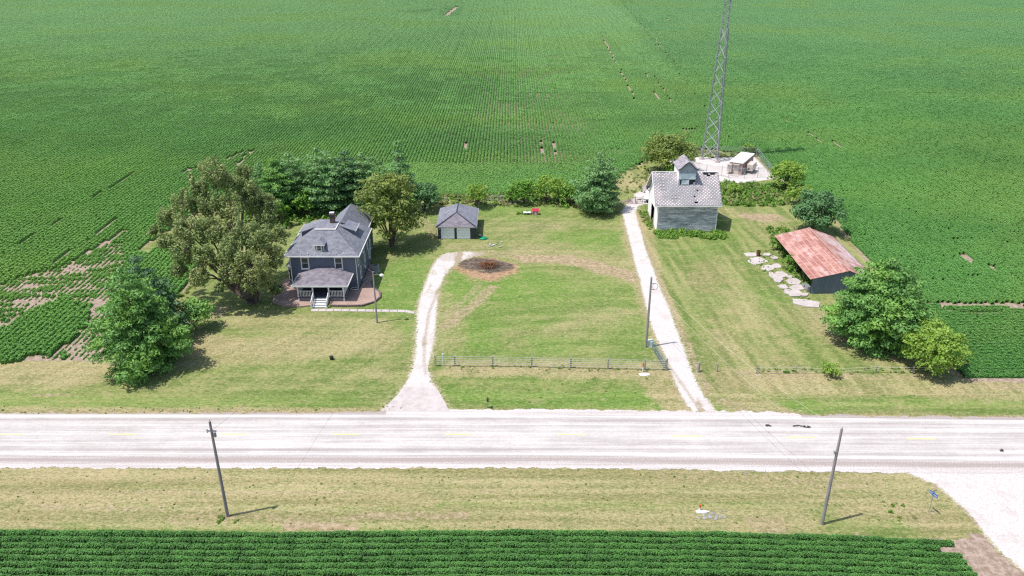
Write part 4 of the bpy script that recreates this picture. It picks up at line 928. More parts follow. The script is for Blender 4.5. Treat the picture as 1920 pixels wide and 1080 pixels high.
# big spreading olive tree
def bigtree():
    X,Y=G(470,567); t=thing('spreading_tree',(X,Y),'huge olive-tan spreading tree with several leaning trunks left of the farmhouse','tree')
    lobes=[(398,322,109,30),(368,345,108,24),(425,335,111,28),(455,350,112,28),(478,378,112,30),(345,378,106,26),(388,380,107,32),(430,385,107,30),(318,405,105,24),(292,432,105,17),(350,425,103,32),
      (395,430,104,32),(440,430,104,30),(500,412,111,24),(522,440,109,22),(480,445,104,34),(312,452,103,20),(345,470,101,26),(385,480,101,28),(430,470,101,30),(470,492,100,32),(512,480,105,26),(335,505,100,18),(372,520,99,22),
      (430,510,99,24),(500,520,102,24),(470,530,99,20),(518,540,104,13),(415,535,99,11),(505,380,113,20),(460,320,113,16)]
    cl=[];m=MB(); tr=[np.array([X,Y,0.]),np.array([X-1.2,Y+.4,2.2])]
    m.tube([(X+.1,Y-.1,-.1),(X-.2,Y,.8),tuple(tr[1])],[.75,.6,.5],10)
    m.tube([(X+.5,Y+.3,-.1),(X+1.0,Y+.9,2.2),(X+1.4,Y+2.5,5)],[.5,.4,.3],8)
    for px,py,Yl,rp in lobes:
        c=at(px,py,Yl+0.); r=rp*.86/(F/(Yl*ct+(CH-c[2])*st)); n=int(24+r*8)
        mid=tr[1]*.55+c*.45+np.array([0,0,.6]); m.tube([tuple(tr[1]*.97+np.array([rng.normal()*.1,0,0])),tuple(mid),tuple(c)],[.24,.13,.04],6,cap=False)
        for i in range(n):
            d=rng.normal(size=3); d/=np.linalg.norm(d); k=r*(.4+.62*rng.random()**.5); q=r*(.19+.13*rng.random())
            x,y,z=c+d*k*np.array([1,1,.95]); 
            if rng.random()<.7: m.tube([tuple(c-np.array([0,0,.3])),(x,y,z)],[.05,.015],4,cap=False)
            tb=rng.random()
            for w in range(2): cl.append((x+rng.normal()*.08,y+rng.normal()*.08,max(z-w*q*1.0,.7),q*(1-.18*w),q*1.25,tb))
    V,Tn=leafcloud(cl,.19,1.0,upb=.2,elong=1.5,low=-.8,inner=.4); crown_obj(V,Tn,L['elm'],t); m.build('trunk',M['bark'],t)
bigtree()
# windbreak row behind the farmhouse
grp='white pines in the windbreak row behind the farmhouse'; ordn=['first','second','third','fourth','fifth','sixth','seventh','eighth']
for i,(x,b,tp,w,mt) in enumerate([(497,398,304,69,'pine_mid'),(524,404,297,67,'pine_blue'),(552,396,287,71,'pine_mid'),(604,398,278,73,'pine_mid'),(632,402,294,60,'pine_mid'),(655,394,284,64,'pine_dark'),(684,394,288,62,'pine_mid'),(716,388,304,49,'pine_mid')]):
    pine(x,b,tp,w,f'{"dark" if mt=="pine_dark" else "pale"} green pine, {ordn[i]} from the left in the windbreak row behind the farmhouse',mt,group=grp,leaf=.20,dens=1.15,base=.06,pw=.30,irr=.45)
pine(753,396,268,66,'tall dark pine rising above the bronzed maple right of the farmhouse','pine_mid',leaf=.20,dens=1.15,pw=.8,irr=.4)
broad(575,406,350,56,'dark leafy tree under the windbreak pines, left of the farmhouse chimney','mid',leaf=.26,nclump=50,ragged=.4)
broad(618,404,350,56,'dark leafy tree under the windbreak pines, right of the farmhouse chimney','bluegreen',leaf=.26,nclump=50,ragged=.4)
broad(488,420,352,60,'blue-green leafy tree at the left end of the windbreak, below the pines','bluegreen',leaf=.26,nclump=55,ragged=.4)
broad(528,425,372,42,'small bushy tree between the huge spreading tree and the farmhouse roof','mid',leaf=.24,nclump=40,ragged=.4)
broad(797,396,338,84,'dark green leafy tree at the back left of the garage','bluegreen',leaf=.26,nclump=60,cb=.05,ragged=.4)
broad(765,402,345,50,'dark green leafy tree behind the bronzed maple','mid',leaf=.26,nclump=50,cb=.05,ragged=.4)
broad(735,462,312,126,'rounded bronze-green maple between the farmhouse and the garage','maple',name='maple_tree',leaf=.25,dens=1.2,nclump=240,cb=.02,cr=.14,ragged=.3)
broad(895,390,339,56,'small bright green round tree behind the garage right corner','lime',leaf=.24,nclump=45,cb=.12)
broad(982,381,335,66,'bright green bush behind the pink playhouse','mid',name='bush',cat='bush',leaf=.24,nclump=55,cb=.03)
broad(1024,380,328,62,'taller yellow-green bush right of the pink playhouse','lime',name='bush',cat='bush',leaf=.24,nclump=50,cb=.03)
broad(1050,380,328,46,'yellow-green bushy tree left of the round-topped pine','lime',name='bush',cat='bush',leaf=.24,nclump=45,cb=.03)
broad(1068,384,342,46,'mid green bush touching the left side of the round-topped pine','mid',name='bush',cat='bush',leaf=.24,nclump=40,cb=.03)
broad(958,380,352,34,'small weedy bush at the left end of the back hedge','mid',name='bush',cat='bush',leaf=.24,nclump=30,cb=.03)
pine(1121,395,288,100,'bushy green pine beside the end of the tower driveway','pine_mid',leaf=.20,dens=1.3,base=.05,pw=.55,irr=.35)
broad(1252,324,247,112,'dark yellow-green tree behind the corn crib cupola','maple',leaf=.28,nclump=110,cb=.04,cr=.17,depth=.9)
broad(1262,330,300,50,'low green shrub at the foot of the dark tree behind the corn crib','mid',name='bush',cat='bush',leaf=.26,nclump=30,cb=.02)
broad(1474,356,298,74,'round yellow-green bush right of the tower compound','lime',name='bush',cat='bush',leaf=.26,nclump=70,cb=.03,cr=.22)
broad(1404,287,268,34,'small yellow-green bush at the back corner of the tower compound','lime',name='bush',cat='bush',leaf=.28,nclump=25,cb=.03)
broad(1498,384,345,60,'yellow-green leafy tree behind the blue-green tree by the rusty shed','lime',leaf=.26,nclump=50,cb=.05)
broad(1524,438,358,108,'dark blue-green tree behind the rusty-roofed shed','bluegreen',leaf=.25,dens=1.2,nclump=130,cb=.04,cr=.16,ragged=.35)
pine(1641,644,487,184,'large rounded green pine in front of the rusty-roofed shed','pine_blue',leaf=.20,dens=1.3,base=.04,pw=.5,irr=.22)
broad(1738,696,606,124,'yellow-green round bush at the right end of the rope fence','lime',name='bush',cat='bush',leaf=.2,dens=1.2,nclump=150,cb=.02,cr=.17,ragged=.35)
broad(1556,706,680,50,'small feathery shrub growing through the rope fence','lime',name='bush',cat='bush',leaf=.16,nclump=26,cb=.02,ragged=.6)
for x,y,tp,w,lb in ((1462,470,440,40,'leafy shrub at the back open corner of the rusty shed'),(1482,506,474,36,'leafy shrub midway along the open side of the rusty shed'),(1378,362,345,40,'yellow-green shrub at the right end of the corn crib')):
    broad(x,y,tp,w,lb,'mid' if x>1400 else 'lime',name='bush',cat='bush',leaf=.22,nclump=35,cb=.02,ragged=.5)
# ============================================================ SCATTERED VEGETATION (geometry-node instances of small meshes)
def proto_mesh(name,V,T,mat,core=None):
    Fq=np.arange(len(V)).reshape(-1,4)
    if core is not None:
        cv,cf,ctn=core; Fq=np.concatenate([Fq,np.array(cf)+len(V)]); V=np.concatenate([V,cv]); T=np.concatenate([T,ctn])
    return rawmesh(name,V,Fq,mat,{'tint':T},link=False)
def scatter(name,pts,rot,scl,idx,protos,kind='stuff',label=None,cat=None):
    me=bpy.data.meshes.new(name); me.vertices.add(len(pts)); me.vertices.foreach_set('co',np.asarray(pts,np.float32).ravel())
    r=np.zeros((len(pts),3),np.float32); r[:,2]=rot
    me.attributes.new('rot','FLOAT_VECTOR','POINT').data.foreach_set('vector',r.ravel())
    s=np.asarray(scl,np.float32); 
    if s.ndim==1: s=np.stack([s,s,s],1)
    me.attributes.new('scl','FLOAT_VECTOR','POINT').data.foreach_set('vector',s.ravel())
    me.attributes.new('idx','INT','POINT').data.foreach_set('value',np.asarray(idx,np.int32))
    o=bpy.data.objects.new(name,me); COL.objects.link(o); tag(o,label,cat,kind=kind)
    ng=bpy.data.node_groups.new(name+'_scatter','GeometryNodeTree')
    ng.interface.new_socket('Geometry',in_out='INPUT',socket_type='NodeSocketGeometry'); ng.interface.new_socket('Geometry',in_out='OUTPUT',socket_type='NodeSocketGeometry')
    nd=ng.nodes.new; gi=nd('NodeGroupInput'); go=nd('NodeGroupOutput'); ip=nd('GeometryNodeInstanceOnPoints'); jn=nd('GeometryNodeJoinGeometry'); l=ng.links.new
    for p in reversed(protos):
        oi=nd('GeometryNodeObjectInfo'); oi.inputs[0].default_value=p; gi2=nd('GeometryNodeGeometryToInstance'); l(oi.outputs['Geometry'],gi2.inputs[0]); l(gi2.outputs[0],jn.inputs[0])
    def na(nm,ty):
        n=nd('GeometryNodeInputNamedAttribute'); n.data_type=ty; n.inputs['Name'].default_value=nm; return n.outputs[0]
    l(gi.outputs[0],ip.inputs['Points']); l(jn.outputs[0],ip.inputs['Instance']); ip.inputs['Pick Instance'].default_value=True
    l(na('idx','INT'),ip.inputs['Instance Index']); l(na('rot','FLOAT_VECTOR'),ip.inputs['Rotation']); l(na('scl','FLOAT_VECTOR'),ip.inputs['Scale'])
    l(ip.outputs[0],go.inputs[0]); md=o.modifiers.new('scatter','NODES'); md.node_group=ng
    return o
def leafquads(p,nn,size,elong=1.3):
    n=len(p); nn=nn/np.linalg.norm(nn,axis=1)[:,None]; a=np.cross(nn,rng.normal(size=(n,3))); a/=np.linalg.norm(a,axis=1)[:,None]; b=np.cross(nn,a)
    s=(size*(.65+.7*rng.random(n)))[:,None]; return np.stack([p-a*s*.5*elong,p-b*s*.5,p+a*s*.5*elong,p+b*s*.5],1).reshape(-1,3)
def soyrows(name,length,rows,per_m,size,mat,hw=.33,ht=.62):
    Vs=[];Ts=[];cv=[];cf=[]
    for r in range(rows):
        y0=(r-(rows-1)/2)*.76; n=int(per_m*length); x=(rng.random(n)-.5)*length*1.04; th=np.arccos(1-2*rng.random(n))*.98+.03; k=.86+.28*rng.random(n)
        bl=1+.25*(vnoise(x*2.2,np.full(n,r*3.1+length),int(per_m))-.5)*2
        p=np.stack([x,y0+hw*np.cos(th)*k*bl,.06+(ht-.06)*np.sin(th)*k*bl],1); nn=np.stack([rng.normal(size=n)*.5,np.cos(th)+rng.normal(size=n)*.45,np.sin(th)*1.1+.3+rng.normal(size=n)*.3],1)
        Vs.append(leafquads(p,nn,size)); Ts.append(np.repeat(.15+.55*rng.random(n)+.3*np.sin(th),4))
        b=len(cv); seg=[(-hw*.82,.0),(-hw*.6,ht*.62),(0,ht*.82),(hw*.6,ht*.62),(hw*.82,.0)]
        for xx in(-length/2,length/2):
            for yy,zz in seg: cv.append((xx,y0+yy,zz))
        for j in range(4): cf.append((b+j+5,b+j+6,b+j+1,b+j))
    return proto_mesh(name,np.concatenate(Vs),np.concatenate(Ts),mat,(np.array(cv),cf,np.full(len(cv),.12)))  # core fills the row; its dark tint paints shade into the furrows
def weedproto(name,mat,n=60,r=.35,h=.5,size=.13):
    d=rng.normal(size=(n,3)); d/=np.linalg.norm(d,axis=1)[:,None]; d[:,2]=np.abs(d[:,2]); k=rng.random(n)**.5
    p=np.stack([d[:,0]*r*k,d[:,1]*r*k,d[:,2]*h*k+.02],1); V=leafquads(p,d+rng.normal(size=(n,3))*.5+np.array([0,0,.3]),size,2.0)
    return proto_mesh(name,V,np.repeat(rng.random(n),4),mat)
LINE=[G(1160,0),G(1275,130),G(1310,200)]; LB=np.polyfit([p[1] for p in LINE],[p[0] for p in LINE],1)
def xline(Y): return np.where(Y>182,LB[0]*Y+LB[1],np.maximum(LB[0]*Y+LB[1],57))
# bare streaks in the crop: (pixel polyline, half width m)
GAPS=[([(0,483),(60,447),(113,414)],.34),([(175,374),(253,326)],.34),([(55,526),(150,462),(230,406)],.3),([(110,518),(175,470),(232,437)],.5),([(250,412),(275,398)],.3),([(150,512),(210,470)],.7),
 ([(428,300),(452,288)],.6),([(447,310),(475,280)],.6),([(345,325),(372,315)],.9),([(836,30),(856,14)],1.3),([(1128,66),(1155,118)],.45),([(1163,132),(1180,165),(1193,192)],.32),([(1212,140),(1217,146)],.4),([(1228,145),(1260,195)],.3),([(1226,170),(1236,190)],.3),
 ([(1155,-8),(1275,130)],.30),([(1463,219),(1480,230)],.45),([(1515,250),(1542,268)],.4),([(1560,266),(1576,278)],.4),([(875,270),(872,284)],.25),([(900,270),(897,288)],.25),([(1016,262),(1016,292)],.25),([(1040,262),(1040,290)],.25),
 ([(1728,570),(1800,572),(1925,577)],.75),([(1788,586),(1870,590)],.35),([(1808,480),(1822,497)],.7),([(1248,34),(1258,42)],.6),([(1278,244),(1340,247)],.5),([(770,24),(785,22)],.5),([(800,22),(812,20)],.4),([(1860,500),(1866,512)],.5)]
GAPSM=[(PG(p),w) for p,w in GAPS]
PATCH=PG([(-120,585),(0,545),(60,520),(130,505),(185,470),(212,462),(214,540),(195,575),(193,610),(190,676),(40,690),(110,640),(70,610),(0,640),(-150,660)])
ISLE=PG([(-200,690),(-80,655),(0,622),(60,590),(108,560),(150,575),(165,600),(150,630),(90,672),(60,678),(0,680)])
BUSHP=PG([(215,460),(300,440),(310,560),(215,600)])
def density(X,Y):
    d=np.ones(np.shape(X))
    for p,w in GAPSM: d=np.where(line_d(X,Y,p)<w*(.75+.5*vnoise(X*.8,Y*.8,3)),(.0 if w>.65 else .28),d)
    s=sdf(X,Y,PATCH); nz=fbm(X*.16,Y*.55,55,3)
    d=np.where((s<0)&(nz<.44),.0,d); d=np.where((s<1)&(nz>=.44)&(nz<.54),.5,d)
    iz=sdf(X,Y,ISLE)+ (fbm(X*.4,Y*.4,8)-.5)*3; d=np.where(iz<0,1,d)
    return d
def inview(X,Y,mx=.30):
    px,py=Gn(X,Y); return (px>-1920*mx)&(px<1920*(1+mx))&(py<1080+260)&(Y<590)
protoL=[soyrows('soybean_segment',1.52,1,95,.15,L['soy']) for _ in range(3)]
protoR=[soyrows('soybean_segment',1.52,1,95,.15,L['soy_r']) for _ in range(3)]
bigL=[soyrows('soybean_tile',6.08,8,60,.19,L['soy']) for _ in range(3)]; bigR=[soyrows('soybean_tile',6.08,8,60,.19,L['soy_r']) for _ in range(3)]
def plant(name,inside,bbox,ew,protos,big=None,bigY=9e9,label=None,hs=1.0,curve=None):
    """fill a region with crop rows; far whole tiles use the eight-row mesh"""
    x0,x1,y0,y1=bbox; S=6.08; P_=[];Rr=[];Sc=[];Id=[]; PB=[];RB=[];IB=[]
    XC,YC=np.meshgrid(np.arange(x0+S/2,x1,S),np.arange(y0+S/2,y1,S)); XC=XC.ravel();YC=YC.ravel(); k=inview(XC,YC); XC=XC[k];YC=YC[k]
    if big:
        full=YC+(rng.random(len(YC))-.5)*150>bigY+60
        for ox in(-.5,-.25,0,.25,.5):
            for oy in(-.5,-.25,0,.25,.5):
                full&=inside(XC+ox*S,YC+oy*S)
        near=np.zeros(len(XC),bool)
        for p,w in GAPSM: near|=line_d(XC,YC,p)<S*.75+w
        full&=~near; PB=np.stack([XC[full],YC[full],np.zeros(full.sum())],1); XC=XC[~full];YC=YC[~full]
    a=(np.arange(8)-3.5)*.76; b=(np.arange(4)-1.5)*1.52; A,B=np.meshgrid(a,b); A=A.ravel();B=B.ravel(); 
    if ew: A,B=B,A
    X=(XC[:,None]+A).ravel(); Y=(YC[:,None]+B).ravel()
    if curve is not None: Y=Y+curve(X)
    k=inside(X,Y)&(rng.random(len(X))<density(X,Y)); X=X[k];Y=Y[k]; n=len(X)
    jt=(rng.random(n)-.5)*.8
    if ew: X=X+jt
    else: Y=Y+jt
    rot=np.where(rng.random(n)<.5,0,math.pi)+(0 if ew else math.pi/2)
    hn=fbm(X*.12,Y*.12,61); w=(.88+.20*hn)*(.93+.14*rng.random(n)); sc_=np.stack([1.05+.25*rng.random(n),w*hs,w*hs*(.8+.4*hn)],1)
    sm=(sdf(X,Y,PATCH)<1.5)&(sdf(X,Y,ISLE)>.5); sc_[sm]*=np.stack([np.ones(sm.sum())*.5,.45+.35*rng.random(sm.sum()),.45+.3*rng.random(sm.sum())],1)
    pts=np.stack([X,Y,np.zeros(n)],1); idx=rng.integers(0,3,n)
    if big and len(PB):
        nb=len(PB); pts=np.concatenate([pts,PB]); rot=np.concatenate([rot,np.full(nb,math.pi/2)+np.where(rng.random(nb)<.5,0,math.pi)]); sc_=np.concatenate([sc_,np.ones((nb,3))]); idx=np.concatenate([idx,3+rng.integers(0,3,nb)]); protos=protos+big
    print(name,n,len(PB)); return scatter(name,pts,rot,sc_,idx,protos,label=label,cat='crop')
def out_farm(X,Y): return (sdf(X,Y,FARM)+(fbm(X*.5,Y*.5,3)-.5)*.8>.25)
headN=lambda X,Y:(Y<173)&(Y>148)&(X>-46)&(X<27)
rightH=lambda X,Y:(Y<102.2)&(X>45)
fieldmain=lambda X,Y: out_farm(X,Y)&(Y>80.5)&(X<xline(Y))&~headN(X,Y)&~rightH(X,Y)
fieldright=lambda X,Y: out_farm(X,Y)&(Y>80.5)&(X>=xline(Y))&~rightH(X,Y)
plant('back_soybean_field',fieldmain,(-460,150,80,590),False,protoL,bigL,215,'broad field of bright green soybean rows running away behind the farmstead')
plant('right_soybean_field',fieldright,(40,460,80,590),False,protoR,bigR,215,'darker green soybean field to the right of the tower')
plant('headland_soybean_rows',lambda X,Y:headN(X,Y)&out_farm(X,Y),(-52,34,144,174),True,protoL,label='soybean rows running crosswise behind the back hedge')
plant('roadside_soybean_rows',lambda X,Y:rightH(X,Y)&out_farm(X,Y)&(Y>82.4),(44,110,80,104),True,protoR,label='soybean rows parallel to the road at the right edge')
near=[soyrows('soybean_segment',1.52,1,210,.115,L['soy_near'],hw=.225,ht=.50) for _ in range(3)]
NEND=PG([(1772,1030),(1800,1056),(1840,1090),(1880,1130)])
def patch_plants():
    X,Y=np.meshgrid(np.arange(-125,-40,.76),np.arange(80,135,.33)); X=X.ravel()+rng.normal(size=X.size)*.05;Y=Y.ravel()
    s=sdf(X,Y,PATCH); iz=sdf(X,Y,ISLE); nz=fbm(X*.22,Y*.4,155,3); pr=np.clip((nz-.18)*2.6,0.06,.95)*(s<.8)*(iz>-.5)*out_farm(X,Y)
    k=(rng.random(len(X))<pr)&inview(X,Y); X=X[k];Y=Y[k]; h=np.clip((nz[k]-.25)*1.6,.3,.8)*(.7+.6*rng.random(len(X)))
    scatter('sparse_soybeans',np.stack([X,Y,np.zeros(len(X))],1),math.pi/2+rng.normal(size=len(X))*.2,np.stack([.22+.12*rng.random(len(X)),h*.9,h*.75],1),rng.integers(0,3,len(X)),protoL,label='thin patchy soybeans on bare pinkish soil at the left edge',cat='crop')
patch_plants()
def nearin(X,Y):
    return (X<np.interp(-Y,[-p[1] for p in NEND],[p[0] for p in NEND])+(vnoise(X*1.,Y*2,3)-.5)*.5)
# rows in the near field follow the road's slight bend; first row edge just beyond the verge
def ncurve(X): return np.interp(X,[-75,-43,-21,0,20,30,38,45],[.1,.25,0,.25,0,-.45,-1.0,-1.3])
def plant_near():
    P_=[];n0=0
    ys=55.35-np.arange(0,24)*.76
    X,Yr=np.meshgrid(np.arange(-76,48,1.52),ys); X=X.ravel()+rng.normal(size=X.size)*.05; Yr=Yr.ravel(); Y=Yr+ncurve(X); k=nearin(X,Y); X=X[k];Y=Y[k]; n=len(X)
    sl=np.arctan((ncurve(X+.5)-ncurve(X-.5))); w=(.92+.2*rng.random(n))
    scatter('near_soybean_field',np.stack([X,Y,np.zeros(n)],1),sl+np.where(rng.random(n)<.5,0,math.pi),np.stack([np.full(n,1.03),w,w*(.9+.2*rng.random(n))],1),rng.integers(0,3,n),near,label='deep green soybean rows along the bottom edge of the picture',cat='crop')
plant_near()
# weeds and rough grass
W1=[weedproto('weed_clump',L['weed']) for _ in range(2)]+[weedproto('weed_clump',L['weed_bright'],n=70)]+[weedproto('weed_clump',L['mid'],n=70,h=.6)]
def weeds(name,pxpoly,dens,s0=.7,s1=1.5,pick=(0,1,2,3),label=None,world=None):
    poly=world or PG(pxpoly); xs_=[p[0] for p in poly]; ys_=[p[1] for p in poly]; A=(max(xs_)-min(xs_))*(max(ys_)-min(ys_)); n=int(A*dens)
    X=min(xs_)+rng.random(n)*(max(xs_)-min(xs_)); Y=min(ys_)+rng.random(n)*(max(ys_)-min(ys_)); nz=fbm(X*.5,Y*.5,71); k=(sdf(X,Y,poly)+(nz-.5)*1.5<0)&(nz>.36); X=X[k];Y=Y[k]; n=len(X)
    s=(s0+(s1-s0)*rng.random(n)**2)*(.6+.8*nz[k]); scatter(name,np.stack([X,Y,np.zeros(n)],1),rng.random(n)*6.28,s,np.array(pick)[rng.integers(0,len(pick),n)],W1,label=label,cat='weeds')
weeds('crib_weeds',[(1228,433),(1345,433),(1364,440),(1362,450),(1300,449),(1230,447)],5,.8,1.6,(2,2,2,3),'bright green weeds along the front of the corn crib')
weeds('hedge_weeds',[(1350,342),(1400,346),(1460,344),(1480,352),(1478,386),(1410,388),(1350,384)],3.2,.9,2.0,(0,0,1,3,3,2),'tangled weeds between the corn crib and the tower compound')
weeds('fence_row_weeds',[(800,366),(900,364),(1000,362),(1080,362),(1080,390),(1000,388),(930,387),(860,384),(800,386)],1.6,.8,1.7,(0,1,1,2),'rough weeds along the fence row behind the garage')
weeds('shed_weeds',[(1438,425),(1475,430),(1490,470),(1530,530),(1518,545),(1492,530),(1470,490),(1445,450)],4,.8,1.8,(2,3,3,0),'green weeds along the open side of the rusty shed')
weeds('slab_weeds',[(1400,473),(1440,470),(1475,500),(1520,560),(1500,572),(1450,530),(1405,490)],1.5,.3,.6,(0,2,3),'weeds growing between the broken concrete slabs')
weeds('drive_weeds',[(1196,392),(1210,388),(1224,400),(1228,430),(1214,434),(1202,410)],3,.6,1.2,(0,2),'weeds between the tower driveway and the corn crib')
weeds('rope_fence_weeds',[(1416,690),(1500,692),(1640,690),(1760,688),(1762,703),(1640,702),(1500,702),(1416,700)],2.2,.4,.9,(0,1,2),'tufts of grass under the rope fence')
weeds('pole_weeds',[(408,965),(445,965),(452,985),(405,985)],5,.4,.9,(2,2,0),'green weeds around the foot of the left roadside pole')
weeds('compound_weeds',[(1296,283),(1400,280),(1412,290),(1350,297),(1300,296)],2.2,.5,1.1,(0,1,2),'weeds along the back of the tower compound')
weeds('ditch_tufts',None,.5,.12,.36,(0,0,1,2),'rough tufts in the ditch strip below the rail fence',world=[(-8.5,76.5),(19,76.5),(18.5,84),(-9,84.8)])
weeds('corner_weeds',[(1155,325),(1210,305),(1255,320),(1262,345),(1215,360),(1165,368),(1150,345)],.8,.5,1.1,(0,0,1),'rough grass in the corner behind the corn crib')
weeds('windbreak_weeds',[(440,400),(760,400),(800,400),(700,425),(560,432),(450,430)],1.2,.8,1.8,(0,3,3),'undergrowth below the windbreak trees')
weeds('left_edge_weeds',[(300,590),(345,545),(400,480),(410,500),(352,560),(318,600)],1.4,.5,1.3,(0,3),'weeds along the field edge by the huge spreading tree')
weeds('board_fence_weeds',[(818,684),(1250,690),(1250,697),(818,692)],1.8,.3,.6,(0,1,2),'grass tufts under the board fence')
weeds('verge_weeds',[(1650,930),(1700,935),(1720,975),(1660,985)],1.5,.3,.7,(2,2,0),'lush green patch on the verge by the blue sign')
weeds('verge_tufts',None,.5,.12,.36,(0,0,0,1,2),'rough tufts in the mown verge south of the road',world=[(-60,56.2),(36,56.2),(42,63),(36,65),(-60,65)])
weeds('road_edge_grass',None,1.3,.18,.4,(0,0,1,2),'short tufts along the road verge',world=[(-80,74.6),(-12,75.4),(-12,76.5),(-80,76.3)])
# short lawn tufts give the mown grass its grain
TF=[weedproto('grass_tuft',L['tuft'],n=16,r=.13,h=.05,size=.06) for _ in range(3)]
def lawn_tufts():
    n=110000; X=-62+rng.random(n)*126; Y=53+rng.random(n)*100
    k=inview(X,Y,.05)&((farm_in(X,Y)&(Y>76))|((sdf(X,Y,VERGE)<-.3)))&(sdf(X,Y,DR1)>.4)&(sdf(X,Y,DR2)>.4)&(sdf(X,Y,PAD)>.5)
    for a in((-35,-19,100.5,125),(-13.5,-5.5,127,138),(24.5,36.5,130,142),(43,54,105,123)): k&=~((X>a[0])&(X<a[1])&(Y>a[2])&(Y<a[3]))
    X=X[k];Y=Y[k]; nz=fbm(X*.9,Y*.9,83); k=nz>.47; X=X[k];Y=Y[k]; n=len(X); print('tufts',n)
    scatter('lawn_grass',np.stack([X,Y,np.full(n,.012)],1),rng.random(n)*6.28,.7+1.1*rng.random(n)**2,rng.integers(0,3,n),TF,label='short mown grass of the farmyard and verges',cat='grass')
# ============================================================ POLES, WIRES, FENCES, SMALL THINGS
def sag(a,b,s,n=14): return [tuple(np.array(a)*(1-t)+np.array(b)*t-np.array([0,0,4*s*t*(1-t)])) for t in np.linspace(0,1,n)]
def utility_pole(px,py,h,label,name='utility_pole',r=.16,tilt=(0,0)):
    X,Y=G(px,py); t=thing(name,(X,Y),label,'pole'); top=np.array([X+tilt[0],Y+tilt[1],h])
    m=MB(); m.tube([(X,Y,-.2),tuple(top*.5+np.array([X,Y,0])*.5),tuple(top)],[r,r*.85,r*.66],10); m.build('shaft',M['wood_pole'],t); return t,top
t,pA=utility_pole(427,968,10.5,'leaning grey wooden utility pole on the near verge at the left')
m=MB(); m.tube([tuple(pA+np.array([0,0,.0])),tuple(pA+np.array([0,0,.25]))],.05,8); m.build('insulator',M['white'],t)
for k,(dx,dz) in enumerate(((-.32,-.9),(.3,-1.3))):
    m=MB(); c=pA+np.array([dx,-.1,dz]); m.tube([tuple(c-np.array([0,0,.22])),tuple(c+np.array([0,0,.22]))],.13 if k else .07,8); m.bar(c,pA+np.array([0,0,dz]),.05); m.build('transformer' if k else 'cutout_fuse',M['galv'] if k else M['white'],t)
m=MB(); m.bar(pA+np.array([-.45,0,-1.0]),pA+np.array([.45,0,-1.0]),.08,.1); m.build('bracket',M['galv'],t)
t,pB=utility_pole(1541,983,10.5,'weathered grey wooden utility pole on the near verge at the right')
m=MB(); m.tube([tuple(pB+np.array([0,0,-.05])),tuple(pB+np.array([0,0,.3]))],.05,8); m.build('insulator',M['white'],t)
m=MB(); m.box(pB[0]-.26,pB[0]-.1,pB[1]-.1,pB[1]+.1,pB[2]-2.6,pB[2]-2.35); m.build('bracket',M['galv'],t)
t,pC=utility_pole(1211,651,9.9,'tall grey wooden utility pole beside the tower driveway',r=.17)
m=MB(); 
for a in np.linspace(0,2*math.pi,13)[:-1]: m.bar(pC+np.array([.55+.33*math.cos(a),0,-1.3+.45*math.sin(a)]),pC+np.array([.55+.33*math.cos(a+.524),0,-1.3+.45*math.sin(a+.524)]),.035)
m.bar(pC+np.array([0,0,-.9]),pC+np.array([.55,0,-.9]),.05); m.bar(pC+np.array([0,0,-1.7]),pC+np.array([.5,0,-1.72]),.05); m.build('riser_loop',M['wire_dark'],t)
t,pD=utility_pole(707,605,7.6,'grey wooden yard light pole in front of the farmhouse brick bed',name='yard_light_pole',r=.13)
m=MB(); m.tube([tuple(pD+np.array([0,0,-.55])),tuple(pD+np.array([.5,0,-.35])),tuple(pD+np.array([.95,0,-.45]))],.035,6); m.build('lamp_arm',M['galv'],t)
m=MB(); c=pD+np.array([1.1,0,-.45]); m.tube([tuple(c+np.array([0,0,.12])),tuple(c),tuple(c-np.array([0,0,.2]))],[.12,.3,.24],12); m.build('lamp_head',M['shelter_white'],t)
def wire(a,b,s,label,mat='wire',r=.02,group=None,name='overhead_wire'):
    m=MB(); m.tube(sag(a,b,s),r,4); o=m.build(name,M[mat]); return tag(o,label,'wire',group)
wire(pC+np.array([.05,0,-.1]),pB+np.array([-.1,0,-.2]),1.0,'upper of two pale wires from the driveway pole across the road to the right pole','wire',.015)
wire(pC+np.array([0.,0,-1.0]),pB+np.array([-.15,0,-2.4]),1.1,'lower of two pale wires from the driveway pole across the road to the right pole','wire',.015)
wire(pA+np.array([.1,0,-.9]),pD+np.array([0,0,-.2]),1.2,'thin wire from the left roadside pole to the yard light pole','wire_dark',.012)
wire(pD+np.array([0,0,-.1]),np.array([-22.6,107.4,5.2]),.25,'thin service wire from the yard light pole to the farmhouse','wire_dark',.015)
# board fence
T=thing('board_fence',G(1030,688),'long weathered rail fence between the two driveways','fence')
fps=[G(*p) for p in((817,686),(853,686.5),(924,687),(997,688),(1070,690),(1140,691.5),(1209,693),(1247,694))]
for x,y in fps:
    m=MB(); m.box(x-.09,x+.09,y-.09,y+.09,0,1.5); m.build('post',M['wood_fence'],T)
for k in range(5):
    m=MB()
    for a,b in zip(fps[:-1],fps[1:]): m.bar((a[0],a[1]-.11,.28+k*.28),(b[0],b[1]-.11,.28+k*.28),.025,.05)
    m.build('rail',M['rope'],T)
x,y=G(830,684); m=MB(); m.tube([(x,y+.4,0),(x,y+.4,1.35)],.08,8); tag(m.build('marker_post',M['white']),'plain white post just behind the left end of the rail fence','post')
